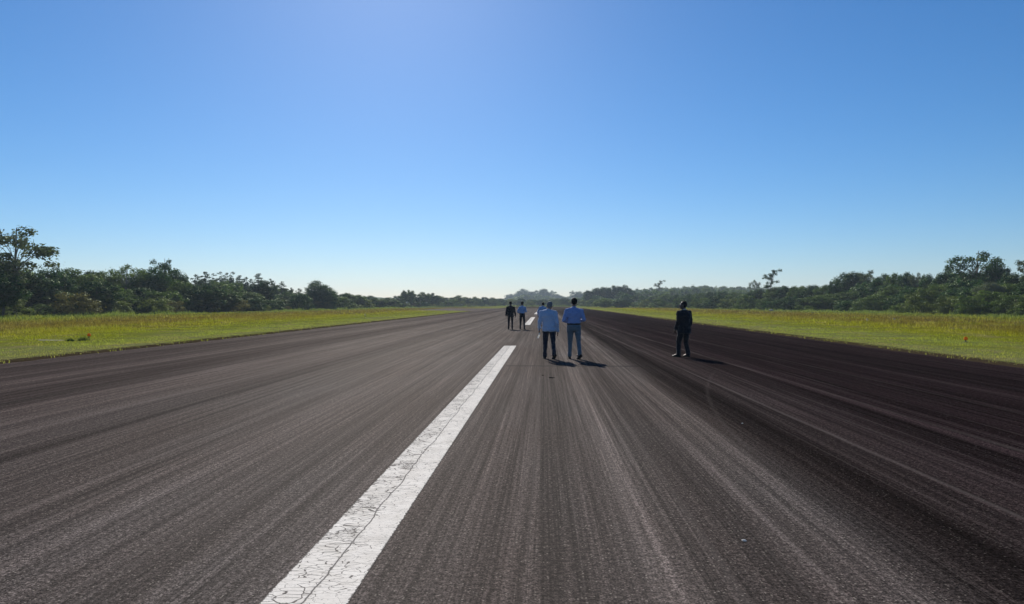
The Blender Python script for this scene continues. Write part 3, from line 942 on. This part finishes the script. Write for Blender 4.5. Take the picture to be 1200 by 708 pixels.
# labels for the plants: what it is, how it looks, and how to find it from the nearest landmark
cnt = {}
GROUPS = {'broad': 'broadleaf trees of the treelines', 'dome': 'rounded trees of the treelines', 'euc': 'eucalyptus trees of the treelines',
          'umbrella': 'eucalyptus trees of the treelines', 'pine': 'pines of the left treeline', 'bush': 'shrubs along the foot of the treelines'}
for p in sorted(PLANTS, key=lambda q: q['px']):
    lm = [l for l in LANDMARKS if l[0] < p['px'] - 0.01][-1][1]
    if p['px'] < 0: lm = 'the photo edge'
    if p['label'] is None:
        key = (lm, p['kind'], p['tone'])
        k = cnt.get(key, 0); cnt[key] = k + 1
        side = 'beyond' if p['px'] < 0 else 'right of'
        p['label'] = f"{p['tone']} {p['word']}, {ORD[min(k, 19)]} such to the {side} {lm}" if side == 'right of' else f"{p['tone']} {p['word']} standing beyond the edge of the view, {ORD[k]} one"
    cat = 'shrub' if p['kind'] == 'bush' else 'tree'
    tag(p['o'], p['label'], cat, GROUPS[p['kind']])

# ------------------------------------------------------------------ mesh building for figures and small things
class Blob:
    """collects closed rounded pieces, then fuses them into one continuous surface"""
    def __init__(s): s.V, s.F = [], []

    def rings(s, rings, cap=True):
        """rings: list of lists of points (equal length)"""
        base = len(s.V); n = len(rings[0])
        for r_ in rings: s.V += [tuple(p) for p in r_]
        for i in range(len(rings) - 1):
            for k in range(n):
                a = base + i * n + k; b = base + i * n + (k + 1) % n
                s.F.append((a, b, b + n, a + n))
        s.F.append(tuple(base + k for k in range(n))[::-1])
        s.F.append(tuple(base + (len(rings) - 1) * n + k for k in range(n)))

    def cap(s, p0, p1, r0, r1, side=None, sx=1.0, n=14):
        """tapered capsule; side/sx flatten or widen it along one direction"""
        p0, p1 = Vector(p0), Vector(p1)
        d = (p1 - p0).normalized() if (p1 - p0).length > 1e-6 else Vector((0, 0, 1))
        u = Vector(side) if side is not None else d.cross(Vector((0.13, 1, 0.27)))
        u = (u - d * u.dot(d)).normalized(); v = d.cross(u)
        R_ = []
        for k in (85, 60, 35, 12):
            a = R(k); R_.append((p0 - d * r0 * math.sin(a), r0 * math.cos(a)))
        for f in (0.0, 0.33, 0.66, 1.0): R_.append((p0.lerp(p1, f), r0 + (r1 - r0) * f))
        for k in (12, 35, 60, 85):
            a = R(k); R_.append((p1 + d * r1 * math.sin(a), r1 * math.cos(a)))
        s.rings([[c + (u * math.cos(t) * sx + v * math.sin(t)) * rr for t in [2 * math.pi * j / n for j in range(n)]] for c, rr in R_])

    def ell(s, c, r, rot=None, n=18, m=12):
        c = Vector(c); rg = []
        for i in range(m):
            a = -math.pi / 2 + math.pi * (i + 0.5) / m
            ring = []
            for j in range(n):
                t = 2 * math.pi * j / n
                p = Vector((r[0] * math.cos(a) * math.cos(t), r[1] * math.cos(a) * math.sin(t), r[2] * math.sin(a)))
                if rot is not None: p = rot @ p
                ring.append(c + p)
            rg.append(ring)
        s.rings(rg)

    def torso(s, secs, n=28):
        """secs: (z, cx, cy, rx, ry)"""
        s.rings([[Vector((cx + rx * abs(math.cos(t)) ** 0.9 * (1 if math.cos(t) >= 0 else -1), cy + ry * math.sin(t), z)) for t in [2 * math.pi * j / n for j in range(n)]] for z, cx, cy, rx, ry in secs])

    def fuse(s, name, mat, voxel, parent, wrinkle=0.0, wscale=8.0, smooth_it=2, xf=None):
        me = bpy.data.meshes.new(name)
        me.from_pydata([tuple(xf @ Vector(v)) if xf is not None else v for v in s.V], [], s.F)
        o = bpy.data.objects.new(name, me); COL.objects.link(o)
        md = o.modifiers.new('r', 'REMESH'); md.mode = 'VOXEL'; md.voxel_size = voxel; md.use_smooth_shade = True
        ms = o.modifiers.new('s', 'SMOOTH'); ms.factor = 0.5; ms.iterations = smooth_it
        dg = bpy.context.evaluated_depsgraph_get()
        nm = bpy.data.meshes.new_from_object(o.evaluated_get(dg))
        o.modifiers.clear(); o.data = nm; nm.name = name
        bpy.data.meshes.remove(me)
        if wrinkle > 0:
            nn = [v.normal.copy() for v in nm.vertices]
            for v, q in zip(nm.vertices, nn):
                c = v.co
                w = mnoise.noise(Vector((c.x * wscale, c.y * wscale, c.z * wscale * 1.7))) + 0.5 * mnoise.noise(Vector((c.x * wscale * 2.3, c.y * wscale * 2.3, c.z * wscale * 3.1 + 5)))
                v.co = c + q * (w * wrinkle)
        nm.materials.clear(); nm.materials.append(mat)
        nm.polygons.foreach_set('use_smooth', np.ones(len(nm.polygons), dtype=bool))
        o.parent = parent
        return o

    def raw(s, name, mat, parent):
        me = bpy.data.meshes.new(name); me.from_pydata(s.V, [], s.F); me.materials.append(mat)
        me.polygons.foreach_set('use_smooth', np.ones(len(me.polygons), dtype=bool)); me.update()
        o = bpy.data.objects.new(name, me); COL.objects.link(o); o.parent = parent
        return o


def hand(b, wrist, d, side, nrm, curl=0.5):
    """d: along the fingers, side: towards the thumb, nrm: palm side"""
    d, side, nrm = Vector(d).normalized(), Vector(side).normalized(), Vector(nrm).normalized()
    w = Vector(wrist)
    b.cap(w, w + d * 0.075, 0.021, 0.022, side, 1.75)
    for k, L in enumerate((0.070, 0.078, 0.073, 0.058)):
        off = side * (0.034 - 0.0235 * k)
        dd = (d + side * (0.10 - 0.07 * k)).normalized()
        p = w + d * 0.088 + off
        q = p + (dd * math.cos(curl * .6) + nrm * math.sin(curl * .6)) * L * 0.52
        e = q + (dd * math.cos(curl * 1.7) + nrm * math.sin(curl * 1.7)) * L * 0.5
        b.cap(p - dd * 0.01, q, 0.0095, 0.0085, n=8); b.cap(q, e, 0.0085, 0.0072, n=8)
    t0 = w + d * 0.025 + side * 0.030; t1 = t0 + (side * 0.7 + d * 0.75 + nrm * 0.25).normalized() * 0.038
    t2 = t1 + (d + nrm * 0.3).normalized() * 0.03
    b.cap(t0, t1, 0.013, 0.011, n=8); b.cap(t1, t2, 0.011, 0.009, n=8)


def foot_axes(yaw):
    return Vector((math.sin(yaw), math.cos(yaw), 0))


def person(loc, rotz, H, label, S):
    """S: pose and clothing; local frame: +Y is where the person faces, +X their right; joints for a 1.75 m figure"""
    root = empty('person', loc, rotz)
    tag(root, label, 'person', 'people walking on the runway')
    k = H / 1.75
    xf = Matrix.Scale(k, 4)
    W = S.get('wide', 1.0)
    lean = S.get('lean', (0.0, 0.0))          # sideways / forward shift at the shoulders
    vox = S.get('vox', 1.0)

    def L(z):                                  # spine offset
        f = max(0.0, min(1.0, (z - 0.92) / 0.55)); return lean[0] * f, lean[1] * f

    def sh(s): x, y = L(1.42); return Vector((s * 0.170 * W + x, y, 1.375))
    legs = {}
    for s, key in ((-1, 'L'), (1, 'R')):
        hip = Vector((s * 0.092 * (0.5 + W * 0.5), 0, 0.90))
        knee = Vector(S['knee' + key]); ank = Vector(S['ankle' + key])
        legs[key] = (hip, knee, ank)
    arms = {}
    for s, key in ((-1, 'L'), (1, 'R')):
        arms[key] = (sh(s), Vector(S['elbow' + key]), Vector(S['wrist' + key]))
    nx, ny = L(1.5)
    neck = Vector((nx, ny - 0.005, 1.45))
    hd = Vector((nx + S.get('head', (0, 0.02))[0], ny + S.get('head', (0, 0.02))[1], 1.622 - S.get('bow', 0.0)))
    hy, hp, hr = S.get('headrot', (0, 0, 0))   # yaw, pitch, roll
    HR = Matrix.Rotation(hy, 3, 'Z') @ Matrix.Rotation(hp, 3, 'X') @ Matrix.Rotation(hr, 3, 'Y')

    def hp_(x, y, z): return hd + HR @ Vector((x, y, z)) * 1.08
    HS = 1.08
    # ---- body: one continuous skin surface
    b = Blob()
    secs = [(0.86, .10, .09), (0.92, .150, .105), (1.00, .150, .105), (1.10, .130, .092), (1.22, .145, .100), (1.34, .155, .105), (1.40, .125, .085), (1.46, .065, .060)]
    b.torso([(z, L(z)[0], L(z)[1], rx * W, ry * W) for z, rx, ry in secs])
    b.cap(neck, hd + Vector((0, -0.01, -0.06)), 0.056, 0.052)
    for key in 'LR':
        a0, a1, a2 = arms[key]
        b.cap(a0, a1, 0.050 * W, 0.038, n=12); b.cap(a1, a2, 0.038, 0.026, n=12)
        l0, l1, l2 = legs[key]
        b.cap(l0, l1, 0.082 * W, 0.052); b.cap(l1, l2, 0.052, 0.036)
        dirf = foot_axes(S.get('toe' + key, 0))
        b.cap(l2 + Vector((0, 0, -0.02)), l2 + dirf * 0.12 + Vector((0, 0, -0.045)), 0.036, 0.028)
        hd_ = (a2 - a1).normalized(); s = -1 if key == 'L' else 1
        hdir = Vector(S['hdir' + key]) if 'hdir' + key in S else hd_
        thumb = Vector(S.get('thumb' + key, (0, 1, 0))); pn = Vector(S.get('palm' + key, (-s, 0, 0)))
        pn = (pn - hdir * pn.dot(hdir)).normalized(); thumb = (thumb - hdir * thumb.dot(hdir) - pn * thumb.dot(pn)).normalized()
        hand(b, a2 + hdir * 0.012, hdir, thumb, pn, S.get('curl' + key, 0.5))
    b.ell(hp_(0, -0.012, 0.03), (0.080, 0.099, 0.099), HR)          # skull
    b.ell(hp_(0, 0.022, -0.03), (0.065, 0.071, 0.092), HR)          # face and jaw
    b.ell(hp_(0, 0.062, -0.095), (0.026, 0.022, 0.018), HR)         # chin
    b.cap(hp_(0, 0.086, 0.015), hp_(0, 0.104, -0.025), 0.009, 0.014, n=8)   # nose
    b.ell(hp_(0, 0.078, 0.030), (0.050, 0.014, 0.010), HR)          # brow
    b.ell(hp_(0, 0.086, -0.060), (0.024, 0.010, 0.007), HR)         # lips
    for s in (-1, 1): b.ell(hp_(s * 0.076, -0.005, -0.005), (0.010, 0.020, 0.032), HR)   # ears
    body = b.fuse('body', M[S['skin']], 0.0062 * vox, root, xf=xf, smooth_it=1)
    for s in (-1, 1):
        e = Blob(); e.ell(tuple(k * c for c in hp_(s * 0.030, 0.082, 0.008)), (0.011, 0.008, 0.008), HR, 10, 8); e.raw('eye', M['eye'], root)
    # ---- hair
    h = Blob()
    if S['hair'] != 'none':
        h.ell(hp_(0, -0.026, 0.042), (0.086, 0.097, 0.098), HR)
        h.ell(hp_(0, -0.052, -0.005), (0.073, 0.060, 0.066), HR)
        h.fuse('hair', M[S['hair']], 0.008, root, 0.005, 40, 1, xf)
    # ---- trousers
    p = Blob(); TW = S.get('trouser_w', 1.0); q = 1.0 if S['top'] == 'tucked' else 0.88
    p.torso([(0.80, 0, 0, .12 * W * q, .105 * W * q), (0.86, 0, 0, .165 * W * q, .122 * W * q), (0.93, 0, -0.008, .172 * W * q, .128 * W * q), (1.00, 0, 0, .162 * W * q, .115 * W * q), (1.045, 0, 0, .152 * W * q, .108 * W * q)])
    for key in 'LR':
        l0, l1, l2 = legs[key]
        p.cap(l0 + Vector((0, 0, -.04)), l1, 0.092 * W * (0.5 + q / 2), 0.066 * TW); p.cap(l1, l2 + Vector((0, 0, 0.02)), 0.066 * TW, 0.052 * TW)
        p.cap(l2 + Vector((0, 0, 0.10)), l2 + Vector((0, 0.0, -0.005)), 0.054 * TW, 0.060 * TW)
    p.fuse('trousers', M[S['trousers']], 0.011 * vox, root, 0.010, 9, 2, xf)
    # ---- shoes
    for key in 'LR':
        l0, l1, l2 = legs[key]
        yaw = S.get('toe' + key, 0); pit = S.get('pitch' + key, 0.0)
        dirf = foot_axes(yaw); side = Vector((dirf.y, -dirf.x, 0))
        # heel raised by pit radians about the ball of the foot
        ball = Vector((l2.x, l2.y, 0)) + dirf * 0.12 if pit == 0 else Vector(S['ball' + key])
        def fp(along, up, sd=0.0):
            c, s_ = math.cos(pit), math.sin(pit)
            a = along - 0.12
            if a > 0: return ball + dirf * a + Vector((0, 0, up)) + side * sd
            return ball + dirf * (a * c + up * s_) + Vector((0, 0, up * c - a * s_)) + side * sd
        sb = Blob(); so = Blob()
        prof = [(-0.065, .024, .030, .05), (-0.045, .034, .060, .045), (-0.01, .038, .082, .045), (0.05, .036, .072, .040), (0.10, .044, .055, .033), (0.15, .048, .042, .028), (0.185, .040, .034, .024), (0.205, .020, .022, .018)]
        rings = []; srings = []
        for al, hw, top, cz in prof:
            ring = []
            for j in range(14):
                t = 2 * math.pi * j / 14
                ring.append(fp(al, 0.016 + (top * (0.5 + 0.5 * math.sin(t))), hw * math.cos(t)))
            rings.append(ring)
            srings.append([fp(al, z_, sd_) for z_, sd_ in ((0.0, -hw * 1.02), (0.018, -hw * 1.06), (0.018, hw * 1.06), (0.0, hw * 1.02))])
        sb.rings([[v * k for v in r_] for r_ in rings]); so.rings([[v * k for v in r_] for r_ in srings])
        shoe = sb.raw('shoe', M[S.get('shoes', 'leather')], root)
        so.raw('sole', M['sole'], shoe)
    # ---- upper garment
    g_ = Blob(); bot = S['hem']
    if S['top'] == 'jacket':
        secs = [(bot, .190, .145), (bot + .06, .188, .143), (0.98, .178, .133), (1.10, .168, .124), (1.22, .178, .132), (1.32, .188, .134), (1.38, .165, .118), (1.43, .12, .095), (1.48, .075, .070)]
    elif S['top'] == 'loose':
        secs = [(bot, .172, .148), (bot + .05, .176, .152), (1.00, .168, .142), (1.10, .156, .130), (1.22, .168, .134), (1.32, .180, .130), (1.38, .155, .112), (1.43, .11, .09), (1.48, .070, .066)]
    else:
        secs = [(bot, .148, .106), (bot + .05, .166, .126), (1.12, .164, .124), (1.22, .174, .128), (1.32, .180, .126), (1.38, .155, .108), (1.43, .11, .088), (1.48, .070, .066)]
    g_.torso([(z, L(z)[0], L(z)[1], rx * W, ry * W) for z, rx, ry in secs])
    su, sl, sc_ = (0.072, 0.062, 0.054) if S['top'] == 'jacket' else (0.065, 0.056, 0.044)
    for key in 'LR':
        a0, a1, a2 = arms[key]
        g_.cap(a0, a1, su * W, sl); g_.cap(a1, a1.lerp(a2, S.get('sleeve', 0.93)), sl, sc_)
    for s in (-1, 1): g_.cap(Vector((s * 0.03 + nx, ny, 1.445)), sh(s) + Vector((0, 0, 0.008)), 0.048, 0.064 * W)
    name = 'jacket' if S['top'] == 'jacket' else 'shirt'
    gar = g_.fuse(name, M[S['topmat']], 0.010 * vox, root, 0.018, 8, 2, xf)
    cb = Blob()
    rings = []
    for z, rr in ((1.455, 0.072), (1.495, 0.066), (1.505, 0.062), (1.46, 0.058)):
        rings.append([Vector((nx + rr * math.cos(t), ny - 0.004 + rr * 1.05 * math.sin(t), z + 0.012 * -math.sin(t))) * k for t in [2 * math.pi * j / 20 for j in range(20)]])
    cb.rings(rings); cb.raw('collar', M[S.get('collar', S['topmat'])], gar)
    if S.get('belt'):
        be = Blob()
        be.torso([(z * k, 0, 0, rx * W * k, ry * W * k) for z, rx, ry in ((bot - .012, .158, .118), (bot - .01, .170, .128), (bot + .022, .170, .128), (bot + .024, .158, .118))])
        be.raw('belt', M['leather'], root)
    return root


def stance(foot_l, foot_r, toes=(0.15, -0.15)):
    """ankle and knee joints from the two heel spots on the ground: (x, y, lift)"""
    S = {}
    for key, f in (('L', foot_l), ('R', foot_r)):
        s = -1 if key == 'L' else 1
        ank = Vector((f[0], f[1], 0.095 + f[2])); hip = Vector((s * 0.095, 0, 0.90))
        mid = hip.lerp(ank, 0.52)
        gap = 0.835 - (hip - ank).length
        S['ankle' + key] = ank; S['knee' + key] = mid + Vector((0, 0.03 + max(0, gap) * 1.3 + f[2] * 0.35, 0))
    S['toeL'], S['toeR'] = -toes[0], toes[1] * -1
    return S


def lifted(S, key, pit):
    """heel off the ground: foot pitched about its ball"""
    yaw = S['toe' + key]; dirf = foot_axes(yaw); a = S['ankle' + key]
    S['pitch' + key] = pit
    # ankle sits 0.12 behind and 0.095 above the ball before pitching
    c, s_ = math.cos(pit), math.sin(pit)
    off = dirf * (-0.12 * c + 0.095 * s_) + Vector((0, 0, 0.095 * c + 0.12 * s_))
    ball = Vector((a.x, a.y, 0)) + dirf * 0.02
    S['ball' + key] = ball
    S['ankle' + key] = ball + off
    hip = Vector((-0.095 if key == 'L' else 0.095, 0, 0.90))
    S['knee' + key] = hip.lerp(S['ankle' + key], 0.52) + Vector((0, 0.09, 0.0))
    return S


Fd = lambda px_, y: at(px_, depth_of(y))
# near pair
S = stance((-0.125, 0.13, 0), (0.145, -0.16, 0), (0.12, 0.5)); lifted(S, 'R', 0.75)
S.update(wide=1.23, lean=(-0.03, 0.02), elbowL=(-0.285, -0.03, 1.10), wristL=(-0.295, 0.08, 0.87), elbowR=(0.240, -0.06, 1.08), wristR=(0.262, 0.06, 0.83),
         head=(0.045, 0.05), bow=0.03, headrot=(-0.25, -0.30, 0.12), skin='skin', hair='hair_grey', trousers='navy', trouser_w=1.08, top='loose', topmat='shirt_pale', hem=0.83,
         curlL=0.9, curlR=0.5, thumbL=(0, 1, 0.2))
p1 = person(Fd(643.5, 420.6), YAW * 0.5, 1.72, 'person in untucked pale blue shirt and navy trousers, grey hair, holding folded paper', S)
S = stance((-0.12, 0.06, 0), (0.155, -0.16, 0), (0.10, 0.65)); lifted(S, 'R', 0.6)
S.update(wide=1.19, lean=(0.0, 0.02), elbowL=(-0.285, -0.07, 1.12), wristL=(-0.20, 0.15, 1.06), elbowR=(0.295, -0.05, 1.13), wristR=(0.21, 0.17, 1.10),
         head=(0.01, 0.04), bow=0.0, headrot=(0.0, -0.22, 0), skin='skin', hair='hair_black', trousers='chino', top='tucked', topmat='shirt_blue', hem=1.0, belt=True,
         curlL=0.8, curlR=0.8, thumbL=(0.3, 0, 1), thumbR=(-0.3, 0, 1))
p2 = person(Fd(672.5, 420.6), -0.05, 1.80, 'person in tucked blue shirt, dark belt and slate trousers, both elbows bent', S)
# suited man on the right, body turned left, looking further left
S = stance((-0.13, 0.10, 0), (0.12, -0.06, 0), (0.55, 0.05))
S.update(wide=1.27, lean=(0.0, -0.01), elbowL=(-0.235, 0.03, 1.10), wristL=(-0.21, 0.15, 0.88), elbowR=(0.235, -0.05, 1.09), wristR=(0.22, 0.04, 0.85),
         head=(-0.01, 0.035), headrot=(0.65, 0.05, 0), skin='skin_dark', hair='hair_black', trousers='suit', trouser_w=1.22, top='jacket', topmat='suit', hem=0.74, collar='white')
p3 = person(Fd(801.5, 418.4), 0.60, 1.71, 'person in baggy black suit standing alone, head turned sideways towards the others', S)
# far trio
S = stance((-0.12, 0.08, 0), (0.11, -0.14, 0)); lifted(S, 'R', 0.5)
S.update(wide=1.12, elbowL=(-0.26, -0.02, 1.11), wristL=(-0.275, 0.05, 0.86), elbowR=(0.27, -0.04, 1.11), wristR=(0.30, 0.02, 0.87), head=(0, .03), headrot=(0, -.1, 0),
         skin='skin_dark', hair='hair_black', trousers='black', top='jacket', topmat='suit', hem=0.80, vox=1.4)
p4 = person(Fd(598.3, 386.2), YAW, 1.76, 'person in black suit jacket walking farthest left, arms held slightly out', S)
S = stance((-0.13, 0.05, 0), (0.14, -0.06, 0))
S.update(wide=1.02, elbowL=(-0.27, -0.08, 1.12), wristL=(-0.18, 0.12, 1.02), elbowR=(0.245, 0.0, 1.12), wristR=(0.20, 0.20, 1.20), head=(0, .03), headrot=(-0.1, -.2, 0),
         skin='skin_dark', hair='hair_black', trousers='black', top='tucked', topmat='shirt_light', hem=1.0, belt=True, vox=1.4, thumbL=(0.2, 0, 1), thumbR=(-.2, 0, 1))
p5 = person(Fd(612.0, 386.2), -0.06, 1.75, 'person in light blue shirt and black trousers, arms folded forward, beside the far suited person', S)
S = stance((-0.10, 0.08, 0), (0.10, -0.12, 0))
S.update(wide=1.08, lean=(0.04, 0.05), elbowL=(-0.27, -0.02, 1.10), wristL=(-0.26, 0.04, 0.85), elbowR=(0.29, 0.02, 1.12), wristR=(0.25, 0.14, 0.90), head=(0.03, .04), bow=0.02, headrot=(-0.2, -.35, 0.1),
         skin='skin_dark', hair='hair_black', trousers='black', top='tucked', topmat='shirt_light', hem=0.98, vox=1.4)
p6 = person(at(635.2, 47.5), -0.1, 1.72, 'person in light blue shirt partly hidden behind the grey haired walker', S)

# paper in the near man's hand
b = Blob()
V = []
for i in range(7):
    f = i / 6.0
    V.append([Vector((x + 0.012 * math.sin(f * 5), 0.02 * f + t_, -0.02 - 0.17 * f)) for x, t_ in ((-0.045, 0), (0.045, 0.01), (0.045, 0.013), (-0.045, 0.003))])
b.rings(V)
pm = b.raw('folded_paper', M['white'], None)
wp = Matrix.Rotation(YAW * 0.5, 4, 'Z') @ Vector((-0.270, 0.06, 0.79))
pm.location = Fd(643.5, 420.6) + wp
pm.rotation_euler = (0.15, 0.12, 0.9)
tag(pm, 'folded white sheet of paper held in the hand of the grey haired walker', 'paper')

# ------------------------------------------------------------------ small things
def edge_light(px_, y, d, label, hgt=0.24, tone='orange'):
    p = at(px_, d)
    root = empty('runway_light', (p.x, p.y, 0.05), 0.3 * px_)
    tag(root, label, 'runway light', 'runway edge lights in the grass')

    def lathe(name, prof, mat, par):
        bb = Blob(); n = 16
        bb.rings([[Vector((r_ * math.cos(2 * math.pi * j / n), r_ * math.sin(2 * math.pi * j / n), z)) for j in range(n)] for r_, z in prof])
        return bb.raw(name, mat, par)
    lathe('base', [(0.10, -0.06), (0.10, 0.015), (0.075, 0.025), (0.03, 0.03)], M['dark_metal'], root)
    lathe('stem', [(0.022, 0.028), (0.022, hgt * 0.45)], M['dark_metal'], root)
    lathe('housing', [(0.035, hgt * .45), (0.075, hgt * .50), (0.078, hgt * .72), (0.06, hgt * .78)], M[tone], root)
    lathe('lens', [(0.055, hgt * .78), (0.058, hgt * .90), (0.045, hgt * 1.0), (0.015, hgt * 1.04)], M['lens' if tone != 'orange' else 'orange'], root)


edge_light(104.3, 0, 33.6, 'orange capped runway light in bright grass left of the runway', 0.23)
edge_light(1131.8, 0, 30.4, 'orange capped runway light in bright grass right of the runway', 0.22)
edge_light(428, 0, 82.0, 'small yellow runway light far along the left grass', 0.36, 'lens')
edge_light(1016, 0, 62.0, 'small pale runway light in dry grass below the right ridge', 0.30, 'lens')

# concrete slab in the left grass and dark tufts beside it
def slab(px_, d, w, l, label):
    p = at(px_, d); V = []
    rr = random.Random(3); n = 10
    pts = [(w * 0.5 * (1 if abs(t) < 9 else 1) * math.copysign(min(1, abs(math.cos(t)) * 1.3), math.cos(t)) * rr.uniform(.93, 1.04),
            l * 0.5 * math.copysign(min(1, abs(math.sin(t)) * 1.3), math.sin(t)) * rr.uniform(.93, 1.04)) for t in [2 * math.pi * j / 20 for j in range(20)]]
    bb = Blob(); bb.rings([[Vector((x * s, y * s, z)) for x, y in pts] for s, z in ((1.0, -0.08), (1.0, 0.045), (0.985, 0.055))])
    o = bb.raw('concrete_slab', M['concrete'], None)
    o.data.polygons.foreach_set('use_smooth', np.zeros(len(o.data.polygons), dtype=bool))
    o.location = (p.x, p.y, 0.03); o.rotation_euler = (0.0, 0.02, 0.25)
    tag(o, label, 'slab')


slab(60, 31.5, 0.95, 0.45, 'weathered concrete slab lying in the bright grass left of the runway')


def tuft(px_, d, h, w, label, mat='leaf_bush', seed=1):
    r = np.random.default_rng(seed); p = at(px_, d); V = []; T_ = []
    for i in range(260):
        a = r.uniform(0, 6.28); rr = w * 0.5 * math.sqrt(r.random()); x, y = rr * math.cos(a), rr * math.sin(a) * 0.7
        hh = h * r.uniform(.5, 1.1) * (1 - 0.5 * (rr / (w * .5)) ** 2); an = r.uniform(0, 6.28); l = hh * r.uniform(.1, .7); ww = 0.012
        V += [(x - math.sin(an) * ww, y + math.cos(an) * ww, 0), (x + math.sin(an) * ww, y - math.cos(an) * ww, 0), (x + math.cos(an) * l, y + math.sin(an) * l, hh)]
        T_ += [r.random()] * 3
    o = link('grass_tuft', np_mesh('grass_tuft', V, np.arange(len(V)).reshape(-1, 3), M[mat], tint=T_), None, (p.x, p.y, 0.04))
    tag(o, label, 'grass tuft', 'dark tufts in the left grass')


tuft(82, 31.0, 0.17, 0.35, 'low dark grass tuft between the concrete slab and the orange light', 'leaf_dark', 1)
tuft(98, 31.5, 0.28, 0.5, 'taller green grass tuft at the foot of the left orange light', 'leaf_bush', 2)


def stone(name, px_, d, size, label, mat, seed, flat=0.6, z=0.0):
    rr = random.Random(seed); bb = Blob(); bb.ell((0, 0, 0), (size, size * rr.uniform(.6, .9), size * flat), None, 12, 8)
    bb.V = [tuple(Vector(v) * (1 + 0.28 * mnoise.noise(Vector(v) * (1.6 / size) + Vector((seed, 0, 0))))) for v in bb.V]
    o = bb.raw(name, M[mat], None); p = at(px_, d)
    o.location = (p.x, p.y, z + size * flat * 0.6); o.rotation_euler = (0, 0, rr.uniform(0, 3))
    tag(o, label, name.split('_')[-1])


stone('pale_rock', 904, 150, 0.5, 'pale boulder at the edge of the grass below the right trees', 'rock', 1)
stone('pale_rock', 1048, 62, 0.10, 'tiny pale stone in the dry grass right of the standing suited person', 'rock', 4, z=0.3)
stone('rubber_scrap', 646.5, depth_of(443), 0.065, 'small dark scrap lying on the asphalt behind the grey haired walker', 'rubber', 2, 0.16)
stone('rubber_scrap', 636, depth_of(440), 0.04, 'tiny dark crumb beside the larger scrap on the asphalt', 'rubber', 3, 0.2)
stone('white_pebble', 872, depth_of(634), 0.017, 'small white pebble on the asphalt in the lower right', 'white', 5, 0.4)
stone('white_pebble', 870, depth_of(457) if False else depth_of(633) + 5, 0.014, 'tinier white pebble lying farther than the other white pebble', 'white', 6, 0.4)

# ------------------------------------------------------------------ haze: the morning air
hx0, hx1, hy0, hy1, hz0, hz1 = -820, 820, -160, 1400, -1.4, 36
V = [(x, y, z) for z in (hz0, hz1) for x, y in ((hx0, hy0), (hx1, hy0), (hx1, hy1), (hx0, hy1))]
F = [(3, 2, 1, 0), (4, 5, 6, 7), (0, 1, 5, 4), (1, 2, 6, 5), (2, 3, 7, 6), (3, 0, 4, 7)]
t = NT('haze_air')
pv = t.n('ShaderNodeVolumePrincipled')
pv.inputs['Color'].default_value = (0.74, 0.87, 1.0, 1)
pv.inputs['Density'].default_value = 0.00027
pv.inputs['Anisotropy'].default_value = 0.15
t.l(pv.outputs[0], t.out.inputs['Volume'])
hz = link('haze', np_mesh('haze', V, F, t.m))
tag(hz, 'thin blue morning haze softening the far trees', 'haze', kind='stuff')
